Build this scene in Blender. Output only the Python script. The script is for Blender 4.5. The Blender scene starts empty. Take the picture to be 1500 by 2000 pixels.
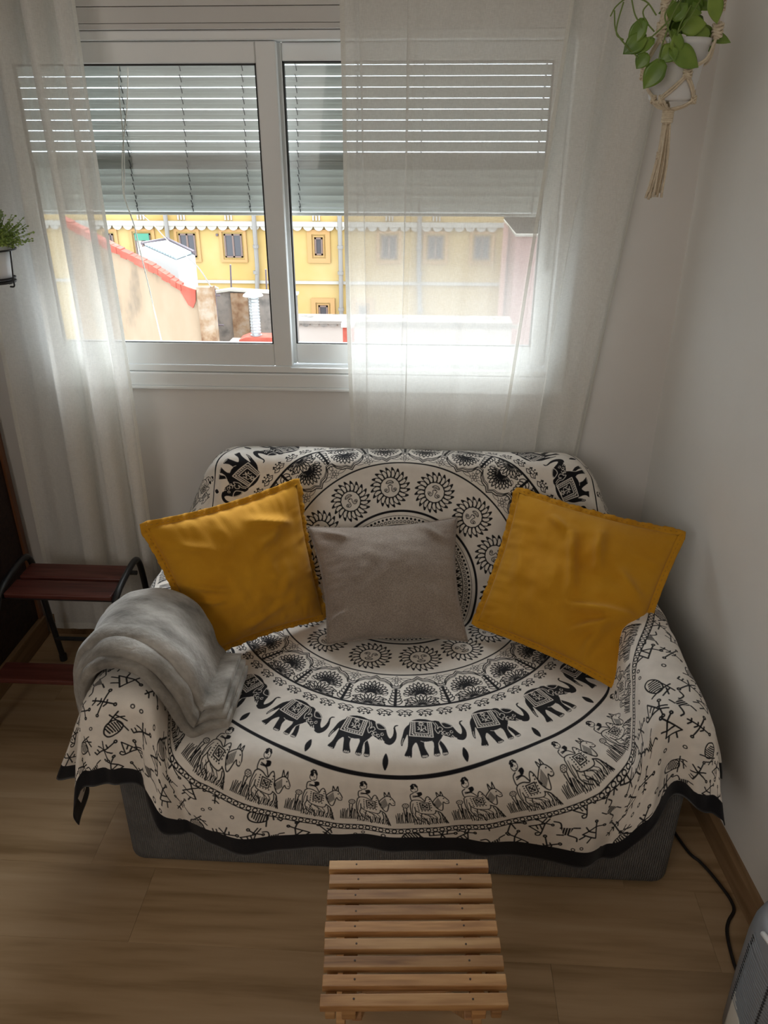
import bpy, bmesh, math, random
import numpy as np
from mathutils import Vector, Matrix, noise

# =============================== camera, light, exposure ===============================
S = bpy.context.scene
PITCH, YAW, EYE = math.radians(-26.5), math.radians(3.07), (0.0, 0.0, 1.6)
cam_d = bpy.data.cameras.new('camera'); cam = bpy.data.objects.new('camera', cam_d)
S.collection.objects.link(cam); S.camera = cam
cam.location = EYE; cam.rotation_euler = (math.radians(90)+PITCH, 0, YAW)
cam_d.sensor_fit = 'VERTICAL'; cam_d.sensor_height = 36; cam_d.lens = 36*1503/2000; cam_d.clip_start = .02; cam_d.clip_end = 200

SKY = 3.5; SUN = 8.5; LAMP = 14.5
world = bpy.data.worlds.new('sky'); S.world = world; world.use_nodes = True
bg = world.node_tree.nodes['Background']; bg.inputs[0].default_value = (.82, .91, 1.0, 1); bg.inputs[1].default_value = SKY
sun_d = bpy.data.lights.new('hazy_sun', 'SUN'); sun_d.energy = SUN; sun_d.angle = math.radians(46); sun_d.color = (.93, .96, 1.0)
sun = bpy.data.objects.new('hazy_sun', sun_d); S.collection.objects.link(sun)
sun.rotation_euler = (Vector((.10, -1, -.92))).to_track_quat('-Z', 'Y').to_euler(); sun.location = (0, 20, 20)
# added unseen fill light behind the camera, brightens surfaces facing it
ar_d = bpy.data.lights.new('room_fill_light', 'AREA'); ar_d.shape = 'RECTANGLE'; ar_d.size = 1.8; ar_d.size_y = 1.2; ar_d.energy = LAMP; ar_d.color = (1.0, .94, .87)
ar = bpy.data.objects.new('room_fill_light', ar_d); S.collection.objects.link(ar)
ar.location = (-1.5, -1.4, 1.9); ar.rotation_euler = (Vector((.75, 1, -.30))).to_track_quat('-Z', 'Y').to_euler()
vs = S.view_settings; S.display_settings.display_device = 'sRGB'
vs.view_transform = 'Standard'; vs.look = 'None'; vs.gamma = 1; vs.exposure = 0.48; vs.use_curve_mapping = False
S.cycles.use_denoising = True; S.cycles.max_bounces = 10; S.cycles.transparent_max_bounces = 24; S.cycles.diffuse_bounces = 6
S.cycles.sample_clamp_indirect = 6; S.cycles.caustics_reflective = False; S.cycles.caustics_refractive = False

# =============================== helpers ===============================
FW = np.array([-math.sin(YAW)*math.cos(PITCH), math.cos(YAW)*math.cos(PITCH), math.sin(PITCH)])
RT = np.array([math.cos(YAW), math.sin(YAW), 0]); UP = np.cross(RT, FW)
def at(px, py, Y):
    """point seen at a picture position, standing at depth Y in the world"""
    d = FW*1503+RT*(px-750)+UP*(1000-py); t = Y/d[1]
    return Vector((EYE[0]+d[0]*t, EYE[1]+d[1]*t, EYE[2]+d[2]*t))
def tag(o, label=None, cat=None, group=None, kind=None):
    if label: o['label'] = label
    if cat: o['category'] = cat
    if group: o['group'] = group
    if kind: o['kind'] = kind
    return o
def link(name, me, mat=None, parent=None, smooth=False):
    o = bpy.data.objects.new(name, me); S.collection.objects.link(o)
    if mat: me.materials.append(mat)
    if parent: o.parent = parent
    if smooth:
        for p in me.polygons: p.use_smooth = True
    return o
def mesh(name, V, F, mat=None, parent=None, smooth=False):
    me = bpy.data.meshes.new(name); me.from_pydata([tuple(v) for v in V], [], [tuple(f) for f in F]); me.update()
    return link(name, me, mat, parent, smooth)
def empty(name, loc=(0, 0, 0), rz=0):
    o = bpy.data.objects.new(name, None); S.collection.objects.link(o); o.location = loc; o.rotation_euler = (0, 0, rz); o.empty_display_size = .05
    return o
class MB:
    def __init__(s): s.V, s.F = [], []
    def add(s, V, F): n = len(s.V); s.V += [tuple(v) for v in V]; s.F += [tuple(i+n for i in f) for f in F]; return s
    def box(s, x0, x1, y0, y1, z0, z1, b=0.0, M=None):
        if b <= 0:
            V = [(x, y, z) for z in (z0, z1) for y in (y0, y1) for x in (x0, x1)]
            F = [(0, 2, 3, 1), (4, 5, 7, 6), (0, 1, 5, 4), (2, 6, 7, 3), (0, 4, 6, 2), (1, 3, 7, 5)]
        else:
            bm = bmesh.new(); bmesh.ops.create_cube(bm, size=1)
            for v in bm.verts: v.co = Vector(((x0+x1)/2+v.co.x*(x1-x0), (y0+y1)/2+v.co.y*(y1-y0), (z0+z1)/2+v.co.z*(z1-z0)))
            bmesh.ops.bevel(bm, geom=bm.edges[:], offset=b, segments=2, affect='EDGES', profile=.5)
            bm.verts.index_update(); V = [tuple(v.co) for v in bm.verts]; F = [[v.index for v in f.verts] for f in bm.faces]; bm.free()
        if M is not None: V = [tuple(M @ Vector(v)) for v in V]
        return s.add(V, F)
    def tube(s, pts, r, n=8, closed=False, cap=True):
        P = [Vector(p) for p in pts]; m = len(P); V, F = [], []; rr = r if hasattr(r, '__len__') else [r]*m
        t0 = (P[1]-P[0]).normalized(); nrm = t0.orthogonal().normalized()
        for i, p in enumerate(P):
            t = (P[(i+1) % m]-P[i-1]).normalized() if (closed or 0 < i < m-1) else ((P[1]-P[0]) if i == 0 else (P[-1]-P[-2])).normalized()
            nrm = (nrm-t*nrm.dot(t)); nrm = nrm.normalized() if nrm.length > 1e-6 else t.orthogonal().normalized(); b = t.cross(nrm)
            V += [p+(nrm*math.cos(a)+b*math.sin(a))*rr[i] for a in [2*math.pi*k/n for k in range(n)]]
        for i in range(m if closed else m-1):
            j = (i+1) % m
            F += [(i*n+k, i*n+(k+1) % n, j*n+(k+1) % n, j*n+k) for k in range(n)]
        if cap and not closed: F += [tuple(range(n))[::-1], tuple((m-1)*n+k for k in range(n))]
        return s.add(V, F)
    def prism(s, poly, y0, y1):      # polygon in the xz plane, run along y
        n = len(poly); V = [(x, y0, z) for x, z in poly]+[(x, y1, z) for x, z in poly]
        F = [tuple(range(n)), tuple(range(n, 2*n))[::-1]]+[(i, i+n, (i+1) % n+n, (i+1) % n) for i in range(n)]
        return s.add(V, F)
    def lathe(s, prof, c=(0, 0, 0), n=24):
        m = len(prof); V = [(c[0]+r*math.cos(2*math.pi*k/n), c[1]+r*math.sin(2*math.pi*k/n), c[2]+z) for r, z in prof for k in range(n)]
        F = [(i*n+k, i*n+(k+1) % n, (i+1)*n+(k+1) % n, (i+1)*n+k) for i in range(m-1) for k in range(n)]
        return s.add(V, F)
    def build(s, name, mat=None, parent=None, smooth=False):
        o = mesh(name, s.V, s.F, mat, parent, smooth)
        bm = bmesh.new(); bm.from_mesh(o.data); bmesh.ops.recalc_face_normals(bm, faces=bm.faces); bm.to_mesh(o.data); bm.free()
        return o
def spl(pts, n=8, closed=False):
    p = [Vector(a) for a in pts]; q = [p[-1]]+p+p[:2] if closed else [p[0]*2-p[1]]+p+[p[-1]*2-p[-2]]
    out = []
    for i in range(1, len(q)-2):
        a, b, c, d = q[i-1], q[i], q[i+1], q[i+2]
        for k in range(n):
            t = k/n; out.append(.5*((2*b)+(c-a)*t+(2*a-5*b+4*c-d)*t*t+(3*b-a-3*c+d)*t**3))
    if not closed: out.append(p[-1])
    return out
def copy_obj(o, parent=None, loc=None):
    c = o.copy(); S.collection.objects.link(c)
    if parent: c.parent = parent
    if loc is not None: c.location = loc
    for ch in [x for x in S.objects if x.parent == o]: copy_obj(ch, c)
    return c
# ------------------------------- materials -------------------------------
def mat(name, col, rough=.6, spec=.5, metal=0, coat=0):
    m = bpy.data.materials.new(name); m.use_nodes = True; b = m.node_tree.nodes['Principled BSDF']
    b.inputs['Base Color'].default_value = (*col, 1); b.inputs['Roughness'].default_value = rough
    b.inputs['Specular IOR Level'].default_value = spec; b.inputs['Metallic'].default_value = metal; b.inputs['Coat Weight'].default_value = coat
    return m
def N(m, t, **kw):
    n = m.node_tree.nodes.new(t)
    for k, v in kw.items():
        if k in n.inputs: n.inputs[k].default_value = v
        else: setattr(n, k, v)
    return n
def L(m, a, b): m.node_tree.links.new(a, b)
def bsdf(m): return m.node_tree.nodes['Principled BSDF']
def coords(m, scale=(1, 1, 1), kind='Object', rot=(0, 0, 0)):
    tc = N(m, 'ShaderNodeTexCoord'); mp = N(m, 'ShaderNodeMapping'); mp.inputs['Scale'].default_value = scale; mp.inputs['Rotation'].default_value = rot
    L(m, tc.outputs[kind], mp.inputs['Vector']); return mp.outputs['Vector']
def noisy(m, cols, scale=5, stretch=(1, 1, 1), detail=4, kind='Object', bump=0, bscale=None, bdist=.002, pos=None, rough=.6, distort=0):
    """colour ramp over stretched noise, with fine relief"""
    v = coords(m, stretch, kind); n = N(m, 'ShaderNodeTexNoise'); n.inputs['Scale'].default_value = scale; n.inputs['Detail'].default_value = detail; n.inputs['Distortion'].default_value = distort; n.inputs['Roughness'].default_value = rough
    L(m, v, n.inputs['Vector']); r = N(m, 'ShaderNodeValToRGB'); e = r.color_ramp.elements
    pos = pos or [.3+.4*i/(len(cols)-1) for i in range(len(cols))]
    e[0].position, e[0].color = pos[0], (*cols[0], 1); e[1].position, e[1].color = pos[-1], (*cols[-1], 1)
    for p, c in list(zip(pos, cols))[1:-1]: x = e.new(p); x.color = (*c, 1)
    L(m, n.outputs['Fac'], r.inputs['Fac']); L(m, r.outputs['Color'], bsdf(m).inputs['Base Color'])
    if bump:
        n2 = N(m, 'ShaderNodeTexNoise'); n2.inputs['Scale'].default_value = bscale or scale*6; n2.inputs['Detail'].default_value = 3; L(m, v, n2.inputs['Vector'])
        add_bump(m, n2.outputs['Fac'], bump, bdist)
    return r
def add_bump(m, out, strength, dist):
    b = N(m, 'ShaderNodeBump'); b.inputs['Strength'].default_value = strength; b.inputs['Distance'].default_value = dist
    L(m, out, b.inputs['Height']); L(m, b.outputs['Normal'], bsdf(m).inputs['Normal']); return b
def pmat(name, cols, rough=.6, spec=.4, metal=0, **kw):
    m = mat(name, cols[0], rough, spec, metal); noisy(m, cols, **kw); return m
def wood(name, dark, mid, light, rough=.45, spec=.4, axis=0, scale=1., vary=.25):
    m = mat(name, mid, rough, spec); st = [14, 14, 14]; st[axis] = 1.1
    oi = N(m, 'ShaderNodeObjectInfo'); tc = N(m, 'ShaderNodeTexCoord'); mul = N(m, 'ShaderNodeVectorMath', operation='MULTIPLY_ADD')
    cb = N(m, 'ShaderNodeCombineXYZ'); 
    sc = N(m, 'ShaderNodeMath', operation='MULTIPLY'); sc.inputs[1].default_value = 37.; L(m, oi.outputs['Random'], sc.inputs[0])
    for i in range(3): L(m, sc.outputs[0], cb.inputs[i])
    mul.inputs[1].default_value = [a*scale for a in st]; L(m, tc.outputs['Object'], mul.inputs[0]); L(m, cb.outputs[0], mul.inputs[2])
    n = N(m, 'ShaderNodeTexNoise'); n.inputs['Scale'].default_value = 1.5; n.inputs['Detail'].default_value = 6; n.inputs['Distortion'].default_value = .6; L(m, mul.outputs[0], n.inputs['Vector'])
    n3 = N(m, 'ShaderNodeTexNoise'); n3.inputs['Scale'].default_value = 6; n3.inputs['Detail'].default_value = 5; L(m, mul.outputs[0], n3.inputs['Vector'])
    mx = N(m, 'ShaderNodeMath', operation='MULTIPLY_ADD'); mx.inputs[1].default_value = .35; L(m, n3.outputs['Fac'], mx.inputs[0])
    m2 = N(m, 'ShaderNodeMath', operation='MULTIPLY'); m2.inputs[1].default_value = .75; L(m, n.outputs['Fac'], m2.inputs[0]); L(m, m2.outputs[0], mx.inputs[2])
    r = N(m, 'ShaderNodeValToRGB'); e = r.color_ramp.elements; e[0].position = .38; e[0].color = (*dark, 1); e[1].position = .72; e[1].color = (*light, 1); x = e.new(.53); x.color = (*mid, 1)
    L(m, mx.outputs[0], r.inputs['Fac'])
    hs = N(m, 'ShaderNodeHueSaturation'); mr = N(m, 'ShaderNodeMapRange'); mr.inputs['To Min'].default_value = 1-vary; mr.inputs['To Max'].default_value = 1+vary
    L(m, oi.outputs['Random'], mr.inputs['Value']); L(m, mr.outputs[0], hs.inputs['Value']); L(m, r.outputs['Color'], hs.inputs['Color']); L(m, hs.outputs['Color'], bsdf(m).inputs['Base Color'])
    add_bump(m, n3.outputs['Fac'], .15, .001)
    return m
def weave(m, sx=900, sy=900, strength=.3, dist=.0006, kind='Object'):
    """woven thread relief"""
    v = coords(m, (1, 1, 1), kind)
    w1 = N(m, 'ShaderNodeTexWave', wave_type='BANDS', bands_direction='X'); w1.inputs['Scale'].default_value = sx; w1.inputs['Distortion'].default_value = 1.5
    w2 = N(m, 'ShaderNodeTexWave', wave_type='BANDS', bands_direction='Z'); w2.inputs['Scale'].default_value = sy; w2.inputs['Distortion'].default_value = 1.5
    L(m, v, w1.inputs['Vector']); L(m, v, w2.inputs['Vector'])
    a = N(m, 'ShaderNodeMath', operation='ADD'); L(m, w1.outputs['Fac'], a.inputs[0]); L(m, w2.outputs['Fac'], a.inputs[1]); add_bump(m, a.outputs[0], strength, dist)
WALL = pmat('painted_plaster', [(.73, .71, .685), (.77, .75, .725)], rough=.75, spec=.2, scale=3, bump=.12, bscale=60, bdist=.002)
WALLR = pmat('painted_plaster_lit', [(.83, .82, .79), (.87, .86, .83)], rough=.7, spec=.2, scale=3, bump=.12, bscale=60, bdist=.002)  # lighter copy of the wall plaster, window light put into its colour
CEIL = pmat('ceiling_paint', [(.76, .74, .70), (.8, .78, .74)], rough=.8, spec=.1, scale=3)
FRAME = pmat('white_lacquered_aluminium', [(.78, .80, .80), (.83, .84, .83)], rough=.32, spec=.5, scale=4)
BOX = pmat('white_shutter_box', [(.68, .67, .65), (.72, .71, .69)], rough=.5, spec=.3, scale=4)
GASKET = mat('black_rubber_gasket', (.02, .02, .02), .6)
PLANK = wood('oak_laminate', (.26, .165, .08), (.40, .27, .15), (.48, .34, .205), rough=.36, spec=.4, axis=0, scale=.6, vary=.09)
SKIRT = wood('oak_skirting', (.17, .10, .05), (.25, .155, .08), (.33, .21, .12), rough=.4, axis=1, vary=.05)
def glass_mat():
    m = bpy.data.materials.new('window_glass'); m.use_nodes = True; nt = m.node_tree; nt.nodes.clear()
    o = N(m, 'ShaderNodeOutputMaterial'); mx = N(m, 'ShaderNodeMixShader'); t = N(m, 'ShaderNodeBsdfTransparent'); g = N(m, 'ShaderNodeBsdfGlossy')
    t.inputs[0].default_value = (.96, .985, .98, 1); g.inputs['Roughness'].default_value = .02; f = N(m, 'ShaderNodeFresnel'); f.inputs[0].default_value = 1.45
    L(m, f.outputs[0], mx.inputs[0]); L(m, t.outputs[0], mx.inputs[1]); L(m, g.outputs[0], mx.inputs[2]); L(m, mx.outputs[0], o.inputs[0]); return m
GLASS = glass_mat()
def sheer_mat(name, col, see):
    m = bpy.data.materials.new(name); m.use_nodes = True; nt = m.node_tree; nt.nodes.clear()
    o = N(m, 'ShaderNodeOutputMaterial'); mx = N(m, 'ShaderNodeMixShader'); m2 = N(m, 'ShaderNodeMixShader'); t = N(m, 'ShaderNodeBsdfTransparent')
    d = N(m, 'ShaderNodeBsdfDiffuse'); tr = N(m, 'ShaderNodeBsdfTranslucent'); d.inputs[0].default_value = (*col, 1); tr.inputs[0].default_value = (*col, 1)
    m2.inputs[0].default_value = .22; L(m, d.outputs[0], m2.inputs[1]); L(m, tr.outputs[0], m2.inputs[2])
    v = coords(m, (90, 90, 1100)); n = N(m, 'ShaderNodeTexNoise'); n.inputs['Scale'].default_value = 1.; n.inputs['Detail'].default_value = 3; L(m, v, n.inputs['Vector'])
    v2 = coords(m, (1100, 1100, 90)); n2 = N(m, 'ShaderNodeTexNoise'); n2.inputs['Scale'].default_value = 1.; L(m, v2, n2.inputs['Vector'])
    a = N(m, 'ShaderNodeMath', operation='ADD'); L(m, n.outputs['Fac'], a.inputs[0]); L(m, n2.outputs['Fac'], a.inputs[1])
    mr = N(m, 'ShaderNodeMapRange'); mr.inputs['From Min'].default_value = .7; mr.inputs['From Max'].default_value = 1.3; mr.inputs['To Min'].default_value = 1-see-.07; mr.inputs['To Max'].default_value = 1-see+.07
    L(m, a.outputs[0], mr.inputs['Value']); L(m, mr.outputs[0], mx.inputs[0]); L(m, t.outputs[0], mx.inputs[1]); L(m, m2.outputs[0], mx.inputs[2]); L(m, mx.outputs[0], o.inputs[0]); return m
SHEER = sheer_mat('sheer_voile', (.88, .87, .83), .27)
SHEER2 = sheer_mat('sheer_voile_hem', (.88, .87, .82), .15)

# =============================== the room ===============================
WY = 2.194; WX0, WX1, WZ0, WZ1 = -1.175, .405, .912, 1.800     # window wall and its opening
def xr(y): return .690+.081*(WY-y)                              # right wall
def struct(o): o['kind'] = 'structure'; return o
w = MB(); w.box(-2.0, WX0, WY, WY+.26, 0, 2.6); w.box(WX1, 1.0, WY, WY+.26, 0, 2.6); w.box(WX0, WX1, WY, WY+.26, 0, WZ0); w.box(WX0, WX1, WY, WY+.26, WZ1, 2.6)
struct(w.build('wall_back', WALL))
w = MB(); V = [(xr(WY+.3), WY+.3, 0), (xr(-2.4), -2.4, 0), (xr(-2.4)+.15, -2.4, 0), (xr(WY+.3)+.15, WY+.3, 0)]
w.add(V+[(x, y, 2.6) for x, y, z in V], [(0, 1, 5, 4), (1, 2, 6, 5), (2, 3, 7, 6), (3, 0, 4, 7), (0, 3, 2, 1), (4, 5, 6, 7)])
struct(w.build('wall_right', WALLR))
struct(MB().box(-2.15, -2.0, -2.4, WY+.26, 0, 2.6).build('wall_left', WALL))
struct(MB().box(-2.15, 1.3, -2.55, -2.4, 0, 2.6).build('wall_front', WALL))
struct(MB().box(-2.15, 1.3, -2.55, WY+.3, 2.6, 2.7).build('ceiling', CEIL))
floor = MB().box(-2.15, 1.3, -2.55, WY+.3, -.06, -.012).build('floor', mat('underlay', (.05, .035, .02), .8)); struct(floor)
pl_me = {}
def plank(x0, x1, y0, y1):
    k = (round(x1-x0, 3), round(y1-y0, 3))
    if k not in pl_me:
        m_ = MB().box(0, k[0]-.0003, 0, k[1]-.0003, -.012, 0, .0005).build('plank', PLANK); pl_me[k] = m_.data; bpy.data.objects.remove(m_)
    o = bpy.data.objects.new('plank', pl_me[k]); S.collection.objects.link(o); o.location = (x0, y0, 0); o.parent = floor
# boards run along x, 192 mm wide; joints staggered
rows = [(.10+.192*i, .10+.192*(i+1)) for i in range(11)]
joints = [-.35, .62, -.18, -.95, .30, -.62, .50, -.30, -.80, .15, -.5]
for (y0, y1), j in zip(rows, joints):
    xs = [max(-2.0, j-1.28)]+[j] + ([j+1.28] if j+1.28 < xr(y0)+.02 else [])+[.98]
    xs = sorted(set([-2.0]+xs))
    for a, b in zip(xs[:-1], xs[1:]):
        if b-a > .02: plank(a, b, y0, y1)
MB().box(-2.0, .98, -2.4, .10, -.012, 0).build('plank', PLANK, floor)
b = MB()
def bb(y0, y1):
    pr = [(0, 0), (-.016, 0), (-.016, .068), (-.006, .078), (0, .078)]; V = []
    for y in (y0, y1): V += [(xr(y)+dx, y, dz) for dx, dz in pr]
    b.add(V, [(i, (i+1) % 5, (i+1) % 5+5, i+5) for i in range(5)]+[(0, 1, 2, 3, 4), (9, 8, 7, 6, 5)])
bb(-2.3, WY-.001); struct(b.build('baseboard_right', SKIRT))
struct(MB().box(-1.30, .665, WY-.015, WY, 0, .075, .002).build('baseboard_back', SKIRT))

# ------------------------------- window -------------------------------
win = empty('window_1', (0, 0, 0)); struct(win)
fy0, fy1 = WY-.012, WY+.075
f = MB(); f.box(WX0, WX1, fy0, fy1, WZ0, .955, .004); f.box(WX0, WX1, fy0+.006, fy1, .9565, .972, .002); f.box(WX0, WX0+.055, fy0, fy1, .972, WZ1, .004); f.box(WX1-.055, WX1, fy0, fy1, .972, WZ1, .004); f.box(WX0+.055, WX1-.055, fy0, fy1, WZ1-.006, WZ1+.015, .003)
f.build('window_frame', FRAME, win)
MB().box(WX0-.02, WX1+.02, fy0-.006, fy0+.001, .905, .914, .002).build('sill_bead', FRAME, win)
def sash(name, x0, x1, y, gl, gr, gb, gt, z0=.975, z1=1.793):
    s = MB(); s.box(x0, gl, y, y+.026, z0, z1, .003); s.box(gr, x1, y, y+.026, z0, z1, .003); s.box(gl, gr, y+.001, y+.025, z0, gb, .003); s.box(gl, gr, y+.001, y+.025, gt, z1, .003)
    o = s.build(name, FRAME, win)
    g = MB(); t = .004
    g.box(gl, gl+t, y+.004, y+.018, gb, gt); g.box(gr-t, gr, y+.004, y+.018, gb, gt); g.box(gl, gr, y+.004, y+.018, gb, gb+t*.6); g.box(gl, gr, y+.004, y+.018, gt-t, gt)
    g.build('gasket', GASKET, o)
    mesh('pane', [(gl, y+.014, gb), (gr, y+.014, gb), (gr, y+.014, gt), (gl, y+.014, gt)], [(0, 1, 2, 3)], GLASS, o)
    return o
sl = sash('sash', -1.118, -.386, WY-.002, -1.062, -.438, 1.040, 1.745)
sr = sash('sash', -.430, .348, WY+.034, -.378, .306, 1.033, 1.752)
MB().box(-1.1, -.39, WY-.006, WY-.001, .968, .976, .002).build('slide_rail', FRAME, win)
hd = MB().box(.322, .334, WY+.022, WY+.034, 1.245, 1.375, .003); hd.build('recessed_handle', pmat('grey_plastic_inlay', [(.42, .42, .40), (.46, .46, .44)], rough=.4, scale=8), sr)
bx = MB().box(-1.22, .45, WY-.022, WY, WZ1+.016, 1.8282, .001); bx.box(-1.22, .45, WY-.023, WY, 1.8290, 1.8625, .001); bx.box(-1.22, .45, WY-.026, WY, 1.8637, 2.30, .001)
struct(bx.build('trim_1', BOX))
# =============================== outside the window ===============================
def wnoise(n, *cols, **k):
    cols = [tuple(.46*c for c in q) for q in cols]; return pmat(n, cols, **{**dict(rough=.85, spec=.1, scale=.9, detail=6, kind='Object'), **k})
OCHRE = wnoise('ochre_render', (.92, .60, .20), (.96, .66, .26), (1.0, .73, .34))
ORANGE = wnoise('orange_surround', (.88, .50, .20), (.92, .55, .25))
CREAM = wnoise('cream_stucco', (.86, .78, .66), (.92, .86, .76))
BEIGE = wnoise('stained_beige_render', (.34, .26, .19), (.62, .44, .29), (.70, .52, .36), scale=2.2, pos=[.33, .47, .7], stretch=(1.6, 1, .5))
REDP = wnoise('red_lead_paint', (.66, .12, .08), (.78, .20, .14), (.85, .40, .32), scale=5, pos=[.3, .6, .8])
WHITEP = wnoise('whitewash', (.9, .9, .9), (.95, .95, .95))
GREYW = wnoise('weathered_grey_wall', (.22, .20, .18), (.44, .38, .33), (.58, .48, .40), scale=6, pos=[.3, .5, .72])
BRICKW = wnoise('crumbling_brick_edge', (.30, .15, .08), (.52, .33, .20), (.64, .50, .37), scale=7, pos=[.35, .5, .65])
PINKW = wnoise('pale_pink_render', (.84, .70, .60), (.9, .78, .70))
ROSE = wnoise('rose_render', (.78, .42, .38), (.84, .50, .46))
PIPE = mat('grey_drainpipe', (.22, .20, .18), .5); IRON = mat('dark_iron', (.12, .09, .10), .6); ZINC = pmat('zinc_flue', [(.26, .27, .27), (.42, .43, .43)], rough=.35, metal=.6, scale=12)
DARKGL = mat('dark_window_pane', (.05, .045, .05), .25); GREENSH = mat('green_roller_shade', (.05, .22, .14), .6); CORR = mat('corrugated_skylight_sheet', (.30, .35, .36), .4)
struct(MB().box(-40, 40, 2.6, 60, -9.3, -9).build('ground', wnoise('courtyard_ground', (.5, .44, .36), (.6, .52, .44))))
FY = 16.0
fac = empty('apartment_facade', (0, FY, -9)); tag(fac, 'ochre yellow rendered building with scalloped cream cornice across the courtyard', 'building')
def P_(m, name, mt, parent): o = m.build(name, mt); o.parent = parent; o.matrix_parent_inverse = Matrix.Translation(parent.location).inverted(); return o
xL, xR = at(150, 480, FY).x-3, at(1005, 500, 15).x-.15
P_(MB().box(xL, xR, FY, FY+.5, -9, .62), 'wall', OCHRE, fac)
def fz(py): return at(500, py, FY).z
def fx(px): return at(px, 500, FY).x
m = MB(); zt, zb = fz(432), fz(441)
m.box(xL, xR, FY-.10, FY, zb, zt)
x = xL
while x < xR-.22:
    m.prism([(x+.105+.098*math.cos(math.pi*(1+k/8)), zb+.012+.095*math.sin(math.pi*(1+k/8))) for k in range(9)], FY-.08, FY); x += .212
P_(m, 'scalloped_cornice', CREAM, fac)
P_(MB().box(xL, xR, FY-.05, FY, fz(553), fz(547.5)), 'string_course', CREAM, fac)
for pxl, pxr, top in ((212, 227, 458), (268, 299, 457), (354, 385, 457), (441, 475, 457), (616, 631, 463), (619, 637, 595), (745, 775, 458), (835, 865, 458), (925, 955, 458), (700, 715, 595), (268, 299, 600), (354, 385, 600)):
    small = top in (463, 595); bot = {463: 497, 595: 622, 600: 645}.get(top, 503)
    x0, x1, z0, z1 = fx(pxl), fx(pxr), fz(bot), fz(top); e = .10 if small else .062
    fr = MB()
    def ring_(m_, e0, e1, d):
        m_.box(x0-e1, x1+e1, FY-d, FY, z1+e0, z1+e1); m_.box(x0-e1, x1+e1, FY-d, FY, z0-e1, z0-e0); m_.box(x0-e1, x0-e0, FY-d, FY, z0-e0, z1+e0); m_.box(x1+e0, x1+e1, FY-d, FY, z0-e0, z1+e0)
    ring_(fr, e*.6, e*1.5, .035)
    if small: ring_(fr, .01, e*.3, .03)
    wf = P_(fr, 'window', ORANGE, fac)
    pn = MB(); pn.box(x0, x1, FY-.012, FY-.006, z0, z1); pn.build('pane', DARKGL, wf)
    cs = MB(); t = .03; cs.box(x0, x0+t, FY-.03, FY-.005, z0, z1); cs.box(x1-t, x1, FY-.03, FY-.005, z0, z1); cs.box(x0, x1, FY-.03, FY-.005, z1-t, z1); cs.box(x0, x1, FY-.03, FY-.005, z0, z0+t)
    if not small: cs.box((x0+x1)/2-.018, (x0+x1)/2+.018, FY-.03, FY-.005, z0, z1)
    cs.build('casement', mat('brown_casement', (.16, .10, .08), .5), wf)
    if pxl == 268 and top == 457:
        MB().box(x0+.02, x1-.02, FY-.05, FY-.03, z1-.13, z1).build('roller_shade', GREENSH, wf); MB().box(x0+.04, x0+.14, FY-.028, FY-.013, z0, z1-.1).build('curtain', CREAM, wf); MB().box(x1-.10, x1-.02, FY-.028, FY-.013, z0, z1-.1).build('curtain', CREAM, wf)
for pxv in (362, 452, 620, 285, 760, 850):   # little lattice vents under the eaves
    m = MB(); x = fx(pxv)
    for k in range(3): m.box(x-.07+k*.06, x-.04+k*.06, FY-.03, FY, fz(430), fz(419))
    P_(m, 'vent_lattice', CREAM, fac)
for pxa, pxb in ((325, 331), (497, 504), (664, 668), (820, 822)):
    m = MB(); a, b_ = at(pxa, 415, FY), at(pxb, 660, FY)
    m.tube([(a.x, FY-.1, .6), (a.x, FY-.1, a.z), (a.x, FY-.1, fz(520)), (b_.x, FY-.1, b_.z), (b_.x, FY-.1, -9)], .045)
    for py in (480, 530, 600): m.lathe([(0, -.03), (.06, -.03), (.06, .03), (0, .03)], (a.x+(b_.x-a.x)*(py-480)/180, FY-.1, fz(py)), 10)
    P_(m, 'drainpipe', PIPE, fac)
P_(MB().lathe([(0, -.02), (.025, -.02), (.025, .02), (0, .02)], (fx(428), FY-.02, fz(459)), 8), 'wall_hole', IRON, fac)
# rose building further right
rb = empty('rose_building', (at(1005, 500, 15).x, 15, -9)); tag(rb, 'rose coloured building seen through the sheer curtain at far right', 'building')
P_(MB().box(at(1005, 500, 15).x, at(1005, 500, 15).x+4, 15, 18, -9, fz(441)), 'wall', ROSE, rb); P_(MB().box(at(1005, 500, 15).x-.02, at(1005, 500, 15).x+4.1, 14.9, 18, fz(445), fz(441)), 'roof', CREAM, rb)
# gable wall
GY = 8.0
def poly(pts, Y): return [((lambda v: (v.x, v.z))(at(px, py, Y))) for px, py in pts]
gw = empty('gable_wall', (at(300, 600, GY).x, GY, -9)); tag(gw, 'stained beige gable wall sloping down below the white rooftop shed', 'wall')
top = [(120, 428), (213, 479), (300, 523), (352, 558), (384, 566)]
pg = poly(top, GY); z_ = pg[-1][0]
P_(MB().prism([(pg[0][0], -9)]+pg+[(z_, -9)], GY, GY+.12), 'wall', BEIGE, gw)
m = MB(); rs = random.Random(3)
tp = poly([(120+i*(352-120)/26, np.interp(120+i*(352-120)/26, [p[0] for p in top], [p[1] for p in top])) for i in range(27)], GY)
for (xa, za), (xb, zb_) in zip(tp[:-1], tp[1:]):
    o1, o2 = rs.uniform(-.005, .005), rs.uniform(.035, .055); m.prism([(xa, za-o2), (xa, za+.02+o1), (xb+.01, zb_+.02+o1), (xb+.01, zb_-o2)], GY-.03-rs.uniform(0, .01), GY+.10)
P_(m, 'tile_coping', REDP, gw)
P_(MB().prism(poly([(350, 553), (366, 560), (383, 566), (383, 588), (378, 601), (369, 595), (360, 580), (354, 570)], GY), GY-.02, GY), 'red_paint_patch', REDP, gw)
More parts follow.
